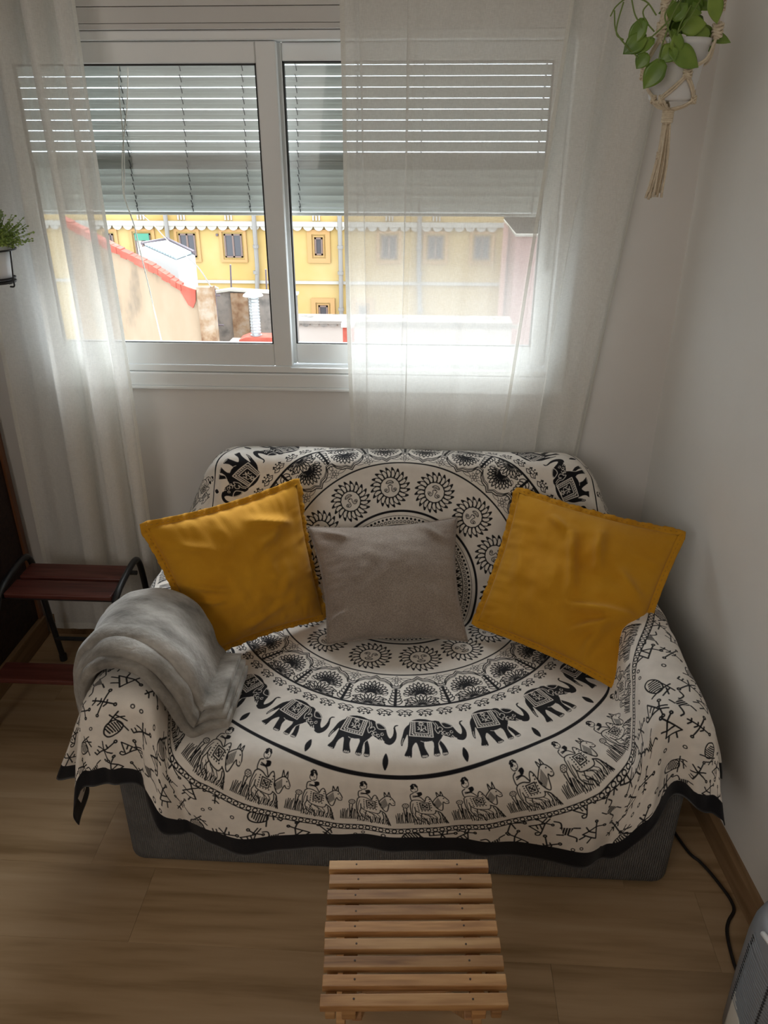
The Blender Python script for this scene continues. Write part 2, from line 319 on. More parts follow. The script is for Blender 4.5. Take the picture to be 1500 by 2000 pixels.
bp = empty('brick_pier', (at(398, 600, GY).x, GY, -9)); tag(bp, 'crumbling brick and plaster pier at the lower end of the beige wall', 'wall')
a, b_ = at(384, 560, GY-.02), at(414, 560, GY-.02)
P_(MB().box(a.x, b_.x, GY-.04, GY+.08, -9, at(400, 560, GY).z), 'wall', BRICKW, bp)
# whitewashed rooftop shed with a skylight
SY = 8.6
sh = empty('rooftop_shed', (at(325, 520, SY).x, SY, -9)); tag(sh, 'small whitewashed rooftop shed with a grey corrugated lean-to roof', 'shed')
A, B, Cc, D = at(271, 487, SY), at(284, 480, SY+.3), at(326, 473.5, SY+.7), at(381, 499, SY+.2); E_ = at(346, 511, SY-.05)
bot = at(383, 575, SY).z-.5
V = [A, E_, D, Cc, B]; n = 5
P_(MB().add([tuple(v) for v in V]+[(v.x, v.y, bot) for v in V], [(0, 1, 2, 3, 4)]+[(i, i+n, (i+1) % n+n, (i+1) % n) for i in range(n)]), 'walls', WHITEP, sh)
m = MB(); Q = [at(283, 481.5, SY+.28)+Vector((0, 0, .012)), at(326, 474.5, SY+.66)+Vector((0, 0, .012)), at(375, 498, SY+.22)+Vector((0, 0, .012)), at(345, 509.5, SY+.0)+Vector((0, 0, .012))]
for i in range(12):
    t0, t1 = i/12, (i+.85)/12
    a0, a1, b0, b1 = Q[0].lerp(Q[3], t0), Q[0].lerp(Q[3], t1), Q[1].lerp(Q[2], t0), Q[1].lerp(Q[2], t1); up = Vector((0, 0, .02))
    m.add([a0, b0, b1, a1]+[v+up for v in (a0, b0, b1, a1)], [(0, 1, 2, 3), (4, 5, 6, 7), (0, 1, 5, 4), (1, 2, 6, 5), (2, 3, 7, 6), (3, 0, 4, 7)])
P_(m, 'skylight_sheet', CORR, sh)
m = MB(); m.tube([Q[0]+Vector((-.03, 0, .02)), Q[1]+Vector((0, .03, .03)), Q[2]+Vector((.03, 0, .02))], .018, 6); P_(m, 'roof_edge', IRON, sh)
# courtyard wall, pipes, flue
HY = 9.0
cw = empty('courtyard_wall', (at(490, 620, HY).x, HY, -9)); tag(cw, 'weathered grey courtyard wall behind the zinc flue', 'wall')
P_(MB().prism([(p[0], p[1]) for p in poly([(412, 571), (450, 566), (578, 574)], HY)]+[(at(578, 600, HY).x, -9), (at(412, 600, HY).x, -9)], HY, HY+.1), 'wall', GREYW, cw)
P_(MB().box(at(452, 600, HY-.03).x, at(484, 600, HY-.03).x, HY-.03, HY, -9, at(480, 572, HY).z), 'plaster_strip', BRICKW, cw)
P_(MB().prism(poly([(408, 570), (450, 564), (582, 572), (582, 576), (450, 568), (408, 574)], HY), HY-.03, HY+.08), 'coping', CREAM, cw)
ip = empty('iron_downpipe', (at(421, 600, GY+.3).x, GY+.3, -9)); tag(ip, 'dark iron bracketed pipe in front of the weathered wall', 'pipe')
a = at(419, 563, GY+.5); c_ = at(425, 638, GY+.5); m = MB().tube([a, c_], .014, 6).tube([at(414, 577, GY+.5), at(430, 577, GY+.5)], .011, 6).tube([at(417, 635, GY+.5), at(437, 635, GY+.5)], .011, 6); P_(m, 'pipe', IRON, ip)
P_(MB().tube([at(414, 562, GY+.5), at(420, 560, GY+.5), at(427, 564, GY+.5)], .012, 6), 'pipe_elbow', CREAM, ip)
KY = 8.3
fl = empty('metal_flue', (at(498, 655, KY).x, KY, -9)); tag(fl, 'ribbed zinc flue pipe with a pale cone cap standing on a red roof', 'chimney')
c0, c1 = at(500, 655, KY), at(494.5, 572, KY); h = c1.z-c0.z
pr = []
for i in range(15):
    z = h*i/14; pr += [(.052, z), (.056, z+.006), (.052, z+.012)]
pr = [(0, 0)]+pr+[(0, h+.02)]
P_(MB().lathe(pr, (c1.x, KY, c0.z), 20), 'pipe', ZINC, fl)
P_(MB().lathe([(0, 0), (.062, 0), (.062, .03), (0, .03)], (c1.x, KY, c0.z-.02), 20), 'collar', ZINC, fl)
P_(MB().lathe([(0, .02), (.075, .01), (.11, .0), (.10, .015), (.05, .05), (0, .075)], (c1.x-.005, KY, c1.z-.03), 20), 'cone_cap', CREAM, fl)
rr = empty('red_tiled_roof', (at(500, 660, KY).x, KY, -9)); tag(rr, 'low red painted roof with a pale rim around the flue foot', 'roof')
z0 = c0.z
P_(MB().prism([(at(470, 655, KY).x, z0-.03), (at(484, 655, KY).x, z0), (at(545, 655, KY).x, z0), (at(545, 655, KY).x, z0-.06), (at(470, 655, KY).x, z0-.06)], KY-.10, KY+.12), 'roof', REDP, rr)
P_(MB().box(at(440, 660, KY-.2).x, at(560, 660, KY-.2).x, KY-.2, KY+.12, -9, z0-.06), 'wall', PINKW, rr)
for i, (px, pa, pb) in enumerate(((450, 517, 572), (519, 526, 574))):
    a = at(px, pa, HY+.4); c_ = at(px+3, pb+20, HY+.4); o = MB().tube([a, c_], .011, 6).build('roof_pole', IRON); tag(o, ['thin dark pole above the wall, left of the flue', 'short dark pole above the wall, right of the flue'][i], 'pole', 'poles behind the courtyard wall')
NY = 12.0
tw = empty('parapet_wall', (at(630, 650, NY).x, NY, -9)); tag(tw, 'pale pink parapet wall with a grey scalloped tile edge', 'wall')
xa, xb = at(572, 640, NY).x, at(1000, 640, NY).x; zt = at(620, 631, NY).z
P_(MB().box(xa, xb, NY, NY+.4, -9, zt), 'wall', PINKW, tw)
m = MB(); x = xa; m.box(xa, xb, NY-.06, NY+.45, zt, zt+.045)
while x < xb: m.prism([(x+.07+.068*math.cos(math.pi*(1+k/6)), zt+.01+.06*math.sin(math.pi*(1+k/6))) for k in range(7)], NY-.05, NY); x += .142
P_(m, 'scalloped_tile_edge', GREYW, tw)
rs_ = empty('red_roof_stack', (at(674, 650, 11).x, 11, -9)); tag(rs_, 'small orange red chimney stack at the right end of the parapet', 'chimney')
a = at(669, 632, 11); P_(MB().box(a.x, a.x+.14, 11, 11.3, -9, a.z-.05), 'stack', REDP, rs_); P_(MB().box(a.x-.02, a.x+.16, 10.97, 11.33, a.z-.05, a.z), 'cap', CREAM, rs_)
lw = MB().tube(spl([at(245, 392, 3.0), at(300, 440, 4.2), at(330, 472, 5.5), at(385, 520, 6.8), at(412, 560, 8)], 6), [.0018+.0045*i/24 for i in range(25)], 5).build('overhead_wire', mat('grey_cable', (.35, .33, .31), .6)); tag(lw, 'thin grey wire running from the window blind down to the courtyard wall', 'wire')

# =============================== chain blinds ===============================
SLAT = pmat('pale_painted_slat', [(.46, .48, .45), (.54, .55, .52)], rough=.45, spec=.4, scale=3, stretch=(1, 1, 6)); LADDER = mat('dark_ladder_clip', (.05, .05, .05), .5)
BY = WY+.135
def blind(x0, x1, cords, label):
    t = empty('window_blind', ((x0+x1)/2, BY, 1.385)); tag(t, label, 'blind', 'slatted chain blinds outside the window')
    edges = [1.802, 1.776, 1.750, 1.724, 1.698, 1.672, 1.646, 1.620, 1.594, 1.568, 1.542, 1.517, 1.4995, 1.480, 1.457, 1.432, 1.412, 1.397, 1.386]
    first = {}
    for i in range(len(edges)-1):
        zt, zb = edges[i], edges[i+1]; op = i < 11; h = zt-zb-(.0024 if op else -.004); yo = (0 if op else (i-11)*.003)
        key = round(h, 4)
        if key not in first:
            sec = [(0, -h/2), (.003, -h/4), (.0045, 0), (.003, h/4), (0, h/2)]; sec = [(a+(z/h)*.012*(-1 if op else 1), z) for a, z in sec]
            th = .0022; pr = sec+[(a-th, z) for a, z in sec[::-1]]; n = len(pr)
            V = [(-(x1-x0)/2, a, z) for a, z in pr]+[((x1-x0)/2, a, z) for a, z in pr]
            o = MB().add(V, [(k, (k+1) % n, (k+1) % n+n, k+n) for k in range(n)]+[tuple(range(n)), tuple(range(n, 2*n))]).build('slat', SLAT); first[key] = o.data
        else:
            o = bpy.data.objects.new('slat', first[key]); S.collection.objects.link(o)
        o.parent = t; o.location = (0, yo, (zt+zb)/2-1.385)
    for cx0 in cords:
        m = MB()
        for i in range(len(edges)-1):
            z = edges[i]-1.385; cx = cx0-(1.80-edges[i])*.024; yo = -.008-(0 if i < 11 else -(i-11)*.003)
            m.tube([(cx-t.location.x-.002, yo, z+.004), (cx-t.location.x+.001, yo-.002, z-.004), (cx-t.location.x+.002, yo, z-.014)], .0014, 5)
        m.tube([(cx0-t.location.x, .014, .42), (cx0-.01-t.location.x, .014, 0)], .0008, 4)
        m.build('ladder_cord', LADDER, t)
    MB().box(x0-t.location.x, x1-t.location.x, -.006, .014, -.008, .001, .002).build('bottom_rail', SLAT, t)
cb = [at(px, 150, BY-.008).x for px in (236, 353, 474, 579, 700, 830, 1068)]
blind(-1.20, -.428, [at(90, 150, BY).x, cb[0], cb[1], cb[2]], 'left slatted chain blind half lowered outside the uncovered window pane')
blind(-.392, .43, cb[3:], 'right slatted chain blind half lowered, mostly behind the sheer curtain')
pc = MB(); CY = BY-.035
cm = pmat('white_cotton_cord', [(.68, .64, .56), (.78, .74, .66)], rough=.8, scale=200)
pc.tube(spl([at(231, 128, CY), at(234, 200, CY), at(241, 270, CY), at(243, 340, CY), at(243, 380, CY), at(252, 412, CY), at(262, 440, CY), at(276, 500, CY+.02), at(293, 570, CY+.02), at(316, 668, CY+.02)], 6), .0019, 6)
pc.tube(spl([at(250, 132, CY), at(248, 210, CY), at(239, 300, CY+.004), at(240, 370, CY+.004), at(247, 398, CY+.004), at(256, 420, CY)], 6), .0019, 6)
tag(pc.build('blind_cord', cm, smooth=True), 'white looped pull cord hanging in front of the left blind', 'cord')

# =============================== curtains ===============================
def curtain(name, prof_top, prof_bot, z0, z1, label, n=60, hemw=.012, seed=1, mid=None, back=0.):
    """profiles: (x, y) polylines followed by the cloth at the top and at the bottom"""
    root = empty(name, (prof_bot[0][0], prof_bot[0][1], z0)); tag(root, label, 'curtain', 'sheer curtains at the window')
    def res(p, k):
        p = [Vector((a[0], a[1], 0)) for a in p]; q = spl(p, 5); d = [0]
        for a, b in zip(q[:-1], q[1:]): d.append(d[-1]+(b-a).length)
        out = []
        for i in range(k): out.append((float(np.interp(i/(k-1)*d[-1], d, [v.x for v in q])), float(np.interp(i/(k-1)*d[-1], d, [v.y for v in q]))))
        return out
    K = 40+len(prof_top)*7; A_, B_ = res(prof_top, K), res(prof_bot, K); V = []; rs = random.Random(seed); ph = rs.uniform(0, 6)
    for j in range(n+1):
        t = j/n; z = z1+(z0-z1)*t
        for i in range(K):
            s = i/(K-1); e = t
            x = A_[i][0]*(1-e)+B_[i][0]*e; y = A_[i][1]*(1-e)+B_[i][1]*e+back*min(1, e*1.25)
            nz = noise.noise(Vector((s*14+ph, z*1.6, seed))); n2 = noise.noise(Vector((s*40, z*5, seed+5)))
            V.append((x+nz*.004-root.location.x, y+nz*.006+n2*.0012-root.location.y, z-z0))
    F = [(j*K+i, j*K+i+1, (j+1)*K+i+1, (j+1)*K+i) for j in range(n) for i in range(K-1)]
    mesh('cloth', V, F, SHEER, root, True)
    for side, nm in ((0, 'side_hem'), (K-1, 'side_hem')):
        c1 = side+(3 if side == 0 else -3); HV = []
        for j in range(n+1):
            a, b_ = Vector(V[j*K+side]), Vector(V[j*K+c1]); d = (b_-a).normalized()*hemw; HV += [a+Vector((0, -.0012, 0)), a+d+Vector((0, -.0012, 0))]
        mesh(nm, HV, [(2*j, 2*j+1, 2*j+3, 2*j+2) for j in range(n)], SHEER2, root, True)
    if mid is not None:
        c0 = min(range(K), key=lambda i: abs(A_[i][0]-mid)+(0 if A_[i][1] < YB-.025 else 1)); HV = []
        for j in range(n+1): HV += [Vector(V[j*K+c0-3])+Vector((0, -.0016, 0)), Vector(V[j*K+c0])+Vector((0, -.0016, 0))]
        mesh('side_hem', HV, [(2*j, 2*j+1, 2*j+3, 2*j+2) for j in range(n)], SHEER2, root, True)
    q = [Vector(V[n*K+i]) for i in range(K)]
    mesh('bottom_hem', [v+Vector((0, -.0015, 0)) for v in q]+[v+Vector((0, -.0015, .025)) for v in q], [(i, i+1, i+1+K, i+K) for i in range(K-1)], SHEER2, root, True)
    return root
def zfold(x, w_, d=.012): return [(x, 0), (x+w_, -d*.3), (x+w_*.9, -d), (x+w_*.1, -d*.8), (x, -d*1.4), (x+w_, -d*1.2)]
YB = 2.095
def prof(pts): return [(x, YB+y) for x, y in pts]
lt = [(-1.16, 0), (-1.10, .004), (-1.035, 0), (-.998, -.03), (-1.012, -.062), (-.985, -.07), (-.962, -.02), (-.972, .02), (-.945, .026), (-.93, -.02), (-.942, -.055), (-.915, -.062), (-.897, -.02), (-.90, .015), (-.872, .02), (-.862, -.02), (-.868, -.05), (-.838, -.045), (-.826, -.01)]
lb = [(-1.225, 0), (-1.16, .003), (-1.10, 0), (-1.055, -.02), (-1.065, -.04), (-1.03, -.045), (-1.005, -.01), (-1.015, .015), (-.98, .02), (-.95, -.01), (-.955, -.04), (-.92, -.045), (-.90, -.01), (-.905, .01), (-.88, .015), (-.87, -.01), (-.872, -.03), (-.852, -.03), (-.838, -.01)]
curtain('sheer_curtain', prof(lt), prof(lb), .085, 2.32, 'off-white sheer curtain gathered at the left of the window, reaching behind the red step stool', seed=2)
rt_ = [(-.222, 0), (-.205, -.006), (-.185, 0)] + [(-.178, -.004), (-.162, -.010), (-.176, -.016), (-.160, -.022)] + [(-.12, -.012), (-.075, -.010)] + [(-.058, -.012), (-.038, -.016), (-.056, -.022), (-.036, -.03)] + [(.0, -.02), (.04, -.012), (.075, -.024), (.11, -.03), (.14, -.02), (.17, -.028), (.22, -.015), (.27, -.022), (.31, -.03), (.345, -.04), (.352, -.02), (.335, .002), (.37, .02), (.41, -.01), (.43, -.035), (.455, -.02), (.475, .02), (.51, .035), (.54, .0), (.56, -.02), (.585, .01), (.60, .04)]
rb_ = [(-.212, 0), (-.195, -.004), (-.178, 0)] + [(-.170, -.004), (-.156, -.008), (-.168, -.012), (-.154, -.016)] + [(-.12, -.010), (-.085, -.008)] + [(-.072, -.010), (-.054, -.014), (-.070, -.018), (-.052, -.022)] + [(-.02, -.015), (.02, -.008), (.05, -.016), (.08, -.02), (.11, -.012), (.14, -.018), (.18, -.01), (.22, -.014), (.26, -.018), (.30, -.02), (.306, -.01), (.295, .006), (.32, .015), (.345, .0), (.358, -.012), (.372, -.005), (.385, .015), (.398, .02), (.405, .01), (.412, .0), (.42, .01), (.43, .02)]
curtain('sheer_curtain', prof(rt_), prof(rb_), .30, 2.32, 'off-white sheer curtain drawn across the right window pane, falling behind the sofa', seed=3, mid=.35, back=.055)
rod = empty('curtain_rod', (-.3, YB, 2.36)); tag(rod, 'white curtain rod above the window', 'rod')
m = MB().tube([(-1.0, 0, 0), (.95, 0, 0)], .011, 12); m.build('rod', FRAME, rod, True)
for bx_ in (-.95, .9): MB().box(bx_-.01, bx_+.01, 0, WY-YB-.0, -.008, .008, .002).build('bracket', FRAME, rod)
# =============================== sofa ===============================
def stretch_cover():
    m = mat('grey_ribbed_stretch_cover', (.22, .21, .20), .85, .15)
    noisy(m, [(.11, .108, .105), (.175, .17, .165)], scale=9, rough=.7)
    v = coords(m, (1, 1, 1)); w1 = N(m, 'ShaderNodeTexWave', wave_type='BANDS', bands_direction='X'); w1.inputs['Scale'].default_value = 62; w1.inputs['Distortion'].default_value = 2.5; w1.inputs['Detail'].default_value = 3; w1.inputs['Detail Scale'].default_value = 2
    w2 = N(m, 'ShaderNodeTexVoronoi'); w2.inputs['Scale'].default_value = 160; L(m, v, w1.inputs['Vector']); L(m, v, w2.inputs['Vector'])
    a = N(m, 'ShaderNodeMath', operation='ADD'); L(m, w1.outputs['Fac'], a.inputs[0]); L(m, w2.outputs['Distance'], a.inputs[1]); add_bump(m, a.outputs[0], .8, .003); return m
COVER = stretch_cover()
def rbox(bevel, x0, x1, y0, y1, z0, z1, seg=5, taper=0):
    bm = bmesh.new(); bmesh.ops.create_cube(bm, size=1)
    for v in bm.verts:
        k = 1-taper*(.5-v.co.z); v.co = Vector(((x0+x1)/2+v.co.x*(x1-x0)*k, (y0+y1)/2+v.co.y*(y1-y0)*k, (z0+z1)/2+v.co.z*(z1-z0)))
    bmesh.ops.bevel(bm, geom=bm.edges[:], offset=bevel, segments=seg, affect='EDGES', profile=.5)
    bm.verts.index_update(); r = MB().add([tuple(v.co) for v in bm.verts], [[v.index for v in f.verts] for f in bm.faces]); bm.free(); return r
sofa = empty('sofa', (-.04, 1.66, 0)); tag(sofa, 'two-seat sofa in a grey ribbed stretch cover standing under the window', 'sofa')
SL, SR = -.685, .600
P_(rbox(.035, SL, SR, 1.258, 2.06, .0, .30, taper=.0), 'base', COVER, sofa)
P_(rbox(.03, -.53, .45, 1.262, 1.85, .24, .350), 'seat', COVER, sofa)
P_(rbox(.05, SL, -.575, 1.268, 2.03, .25, .515), 'armrest', COVER, sofa)
P_(rbox(.05, .505, SR-.01, 1.268, 2.03, .25, .515), 'armrest', COVER, sofa)
bk = rbox(.04, -.57, .44, -.055, .055, -.20, .240); Mx = Matrix.Translation((0, 1.985, .485)) @ Matrix.Rotation(math.radians(-20), 4, 'X')
bk.V = [tuple(Mx @ Vector(v)) for v in bk.V]; P_(bk, 'backrest', COVER, sofa)

# ------------------------------- printed throw -------------------------------
# ---------- printed cotton throw: the block print is drawn with numpy ----------
A0, A1, B0, B1, PPM = -1.09, 1.09, -0.95, 0.80, 1200.0   # cloth coordinates (m) about the mandala centre
HEM = (-1.05, 0.97, -0.868, 0.80)
def cr(pts, n=8, closed=False):
    p = np.array(pts, float)
    q = np.vstack([p[-1:], p, p[:2]]) if closed else np.vstack([2*p[:1]-p[1:2], p, 2*p[-1:]-p[-2:-1]])
    out = []
    for i in range(1, len(q)-2):
        t = np.linspace(0, 1, n, endpoint=False)[:, None]
        a, b, c, d = q[i-1], q[i], q[i+1], q[i+2]
        out.append(0.5*((2*b)+(-a+c)*t+(2*a-5*b+4*c-d)*t**2+(-a+3*b-3*c+d)*t**3))
    if not closed: out.append(q[-2:-1])
    return np.vstack(out)
class Pad:
    """small ink pad, s pixels per unit, y up"""
    def __init__(s, x0, x1, y0, y1, k):
        s.x0, s.x1, s.y0, s.y1, s.k = x0, x1, y0, y1, k
        s.a = np.zeros((int((y1-y0)*k)+1, int((x1-x0)*k)+1), np.float32)
    def stroke(s, pts, w, val=1.0, smooth=True, closed=False):
        p = cr(pts, 7, closed) if smooth and len(pts) > 2 else np.array(pts, float)
        if closed: p = np.vstack([p, p[:1]])
        p = (p-[s.x0, s.y0])*s.k; w = w*s.k
        H_, W_ = s.a.shape
        for a, b in zip(p[:-1], p[1:]):
            lo = np.floor(np.minimum(a, b)-w-1).astype(int); hi = np.ceil(np.maximum(a, b)+w+2).astype(int)
            xa, xb, ya, yb = max(lo[0], 0), min(hi[0], W_), max(lo[1], 0), min(hi[1], H_)
            if xa >= xb or ya >= yb: continue
            Y, X = np.mgrid[ya:yb, xa:xb]
            d = b-a; L = max(d@d, 1e-9)
            t = np.clip(((X-a[0])*d[0]+(Y-a[1])*d[1])/L, 0, 1)
            c = np.clip(w/2+.5-np.hypot(X-a[0]-t*d[0], Y-a[1]-t*d[1]), 0, 1)
            v = s.a[ya:yb, xa:xb]
            s.a[ya:yb, xa:xb] = np.maximum(v, c) if val else np.minimum(v, 1-c)
        return s
    def fill(s, pts, val=1.0, smooth=True):
        p = cr(pts, 6, True) if smooth else np.array(pts, float)
        p = (p-[s.x0, s.y0])*s.k
        lo = np.maximum(np.floor(p.min(0)).astype(int), 0); hi = np.ceil(p.max(0)).astype(int)+1
        Y, X = np.mgrid[lo[1]:min(hi[1], s.a.shape[0]), lo[0]:min(hi[0], s.a.shape[1])]
        ins = np.zeros(X.shape, bool)
        for a, b in zip(p, np.roll(p, -1, 0)):
            if a[1] == b[1]: continue
            ins ^= ((a[1] > Y) != (b[1] > Y)) & (X < (b[0]-a[0])*(Y-a[1])/(b[1]-a[1])+a[0])
        s.a[lo[1]:min(hi[1], s.a.shape[0]), lo[0]:min(hi[0], s.a.shape[1])][ins] = val
        return s
    def ring(s, x, y, r, w, val=1.0, ry=None):
        t = np.linspace(0, 2*np.pi, 15)[:-1]
        return s.stroke(np.c_[x+r*np.cos(t), y+(ry or r)*np.sin(t)], w, val, False, True)
    def dot(s, x, y, r, val=1.0):
        t = np.linspace(0, 2*np.pi, 13)[:-1]
        return s.fill(np.c_[x+r*np.cos(t), y+r*np.sin(t)], val, False)
    def leaf(s, x, y, ang, L, W_, w, solid=False):
        c, n = np.array([np.cos(ang), np.sin(ang)]), np.array([-np.sin(ang), np.cos(ang)]); o = np.array([x, y])
        pts = [o, o+c*L*.35+n*W_*.5, o+c*L*.7+n*W_*.42, o+c*L, o+c*L*.7-n*W_*.42, o+c*L*.35-n*W_*.5]
        if solid: s.fill(pts)
        else: s.stroke(pts, w, closed=True)
        return s
    def sample(s, x, y):
        X = np.clip((x-s.x0)*s.k, 0, s.a.shape[1]-1.001); Y = np.clip((y-s.y0)*s.k, 0, s.a.shape[0]-1.001)
        i, j = Y.astype(np.int32), X.astype(np.int32); fy, fx = Y-i, X-j
        a = s.a
        v = (a[i, j]*(1-fx)+a[i, j+1]*fx)*(1-fy)+(a[i+1, j]*(1-fx)+a[i+1, j+1]*fx)*fy
        return np.where((x < s.x0) | (x > s.x1) | (y < s.y0) | (y > s.y1), 0, v)
def pad_sun():
    P = Pad(-60, 60, -60, 60, 2.5)
    for i in range(20):
        a = i*np.pi/10
        R = lambda r, t: (r*np.cos(a+t), r*np.sin(a+t))
        P.stroke([R(31, -.13), R(40, -.16), R(49, -.05), R(58, .12), R(48, .13), R(40, .12), R(31, .10)], 2.6)
        P.fill([R(50, -.05), R(58, .12), R(49, .1)], 1, False)
    P.ring(0, 0, 29.5, 3.4)
    P.stroke([(-17, 9), (-11, 13), (-5, 11), (-4, 3), (-6, -4), (-2, -7), (2, -7), (6, -4), (4, 3), (5, 11), (11, 13), (17, 9)], 2.2)
    P.dot(0, -7, 2.2)
    for sx in (-1, 1): P.ring(sx*13, 6, 5.2, 1.8, ry=3); P.dot(sx*13, 6, 1.8)
    P.stroke([(-11, -13), (-5, -11.5), (0, -13), (5, -11.5), (11, -13), (5, -19), (-5, -19)], 2.2, closed=True); P.stroke([(-9, -14.5), (0, -15.5), (9, -14.5)], 1.5)
    return P
def pad_elephant():
    q = lambda L: [((x-35)/4.75+1, (520-y)/3.75) for x, y in L]
    P = Pad(-2, 156, -24, 114, 2.5)
    P.fill(q([(125,170),(150,130),(230,108),(320,112),(400,135),(440,136),(478,150),(495,170),(535,168),(600,205),(618,240),(640,300),(668,332),(692,300),(700,250),(697,210),(715,182),(750,180),(745,188),(722,197),(717,215),(735,280),(730,340),(702,385),(665,402),(620,388),(596,360),(560,358),(520,335),(480,322),(455,350),(440,370),(465,420),(480,470),(482,515),(432,518),(430,470),(420,425),(412,400),(405,450),(405,515),(350,515),(352,470),(362,420),(358,378),(300,374),(272,378),(270,430),(285,470),(298,512),(235,520),(217,470),(192,382),(162,402),(145,440),(135,512),(75,500),(72,485),(95,440),(106,380),(105,290),(82,330),(62,370),(50,410),(36,402),(35,360),(50,300),(70,230),(100,190)]))
    S = lambda L, w=1.5, c=False, sm=True: P.stroke(q(L), w, 0, sm, c)
    S([(152,132),(388,150),(372,328),(126,300)], 2.2, True, False); S([(196,135),(342,146),(330,285),(186,268)], 1.8, True, False)
    rs = np.random.RandomState(4)
    for (x0, y0), (x1, y1) in (((174,135),(156,285)), ((156,285),(352,308)), ((352,308),(365,150))):
        n = 7
        for i in range(n):
            t = (i+.5)/n; x, y = x0+(x1-x0)*t, y0+(y1-y0)*t
            S([(x-9, y-7), (x+6, y-3), (x-4, y+5), (x+9, y+8)], 1.3)
    for i in range(8):
        a = i*.785; S([(265+14*np.cos(a), 165+14*np.sin(a)), (265+30*np.cos(a), 165+28*np.sin(a))], 2.0)
    S([(265, 180), (262, 240)], 1.6); S([(235, 225), (262, 240), (300, 215), (310, 240)], 1.5); S([(222, 200), (240, 215), (222, 235)], 1.5); S([(300, 190), (312, 205), (305, 228), (318, 245)], 1.5); S([(245, 255), (265, 245), (290, 258)], 1.5)
    S([(490,168),(520,225),(560,238),(612,232)], 1.6); S([(500,175),(540,175),(598,212),(606,230)], 1.1)
    S([(405,150),(425,200),(412,240),(435,290),(460,265),(485,285),(470,300),(500,330)], 1.5)
    S([(430,160),(450,200),(440,235),(470,215),(495,240),(480,262)], 1.4)
    for x, y, r in ((505, 290, 18), (540, 310, 15), (580, 290, 14)): S([(x+r*np.cos(t), y+r*np.sin(t)) for t in np.linspace(0, 5.3, 8)], 1.3)
    S([(575,330),(590,355),(610,372)], 1.5); S([(560,345),(580,370),(612,396)], 1.6)
    S([(238,365),(280,378),(355,370)], 1.2); S([(412,405),(425,385),(440,368)], 1.2); S([(60,330),(48,370),(46,395)], 1.0)
    for x in (85, 100, 118, 245, 262, 280, 360, 378, 394, 440, 455, 470): S([(x-6, 514), (x, 502), (x+6, 514)], 1.1)
    P.fill([(128,-22),(122,-6),(128,11),(134,-6)])   # the seed leaf between two animals
    return P
def pad_cow():
    q = lambda L: [((x-130)/4.75, (640-y)/3.35) for x, y in L]
    P = Pad(-2, 138, -2, 150, 2.2)
    S = lambda L, w=2.2, c=False, sm=True: P.stroke(q(L), w*1.38, 1, sm, c)
    S([(305,335),(335,312),(400,312),(475,332),(495,292),(520,272),(548,295),(575,350),(600,385)])
    S([(575,345),(640,282),(692,272),(732,292),(772,342),(765,372),(730,372),(702,352),(682,440),(652,452),(600,400)], 2.2, True)
    for i in range(7): S([(592+i*9, 352-i*9), (628+i*9, 425-i*8)], 1.2)
    S([(640,284),(634,230),(668,268)]); S([(680,270),(692,226),(712,272)]); P.dot(*q([(715,305)])[0], 2.2); S([(745,345),(758,352)], 1.4)
    S([(415,345),(525,348),(530,432),(432,430)], 2.4, True, False); S([(440,362),(505,364),(508,414),(446,412)], 1.6, True, False); S([(452,372),(500,408)], 3); S([(498,372),(456,404)], 2)
    for i in range(5): P.dot(*q([(385+i*3, 340+i*22)])[0], 2.1); P.dot(*q([(538+i*3, 305+i*26)])[0], 2.1)
    for i in range(5): P.dot(*q([(400+i*36, 446)])[0], 2.1)
    S([(305,335),(300,400),(312,470),(345,540),(372,600)]); S([(335,350),(322,420),(328,480)], 1.5); S([(352,395),(360,450),(352,500),(400,560),(450,588)])
    S([(370,445),(410,472),(500,490),(575,490),(600,455)]); S([(595,450),(650,480),(685,545),(718,618)], 2.6); S([(620,475),(640,530),(634,606)]); S([(655,490),(670,560),(700,622)], 1.5)
    S([(430,480),(420,530),(470,560),(500,620)]); S([(460,490),(520,520),(540,590)], 1.6); S([(560,500),(600,540),(590,600)], 1.6); S([(380,520),(420,560),(400,612)], 1.6); S([(500,500),(560,540),(570,610)], 1.5); S([(395,490),(450,530),(520,610)], 1.4)
    P.ring(*q([(362,190)])[0], 9.5, 2.4); P.dot(*q([(340,175)])[0], 5); S([(322,160),(360,140),(398,165)], 4); P.dot(*q([(372,188)])[0], 1.6); S([(368,210),(382,208)], 1.4)
    S([(345,232),(308,250),(312,300),(330,316)]); S([(392,232),(440,225),(450,248),(405,262),(340,262)]); S([(340,275),(420,272),(478,322)]); P.fill(q([(400,225),(452,222),(440,262),(405,262)])); 
    rs = np.random.RandomState(2)
    for x in range(138, 330, 19): S([(x, 590), (x+rs.uniform(-14, 8), 540), (x-10+rs.uniform(-8, 12), 470+rs.uniform(-20, 50))], 1.9)
    for x in range(340, 720, 24): S([(x, 612), (x+rs.uniform(-12, 12), 575), (x+rs.uniform(-16, 16), 540)], 1.6)
    P.ring(*q([(242,378)])[0], 8.5, 1.9)
    for i in range(6): a = i*1.05; P.ring(q([(242,378)])[0][0]+5*np.cos(a), q([(242,378)])[0][1]+5*np.sin(a), 2.6, 1.2)
    S([(215,410),(228,470),(240,560)]); S([(255,410),(250,470),(255,560)])
    return P
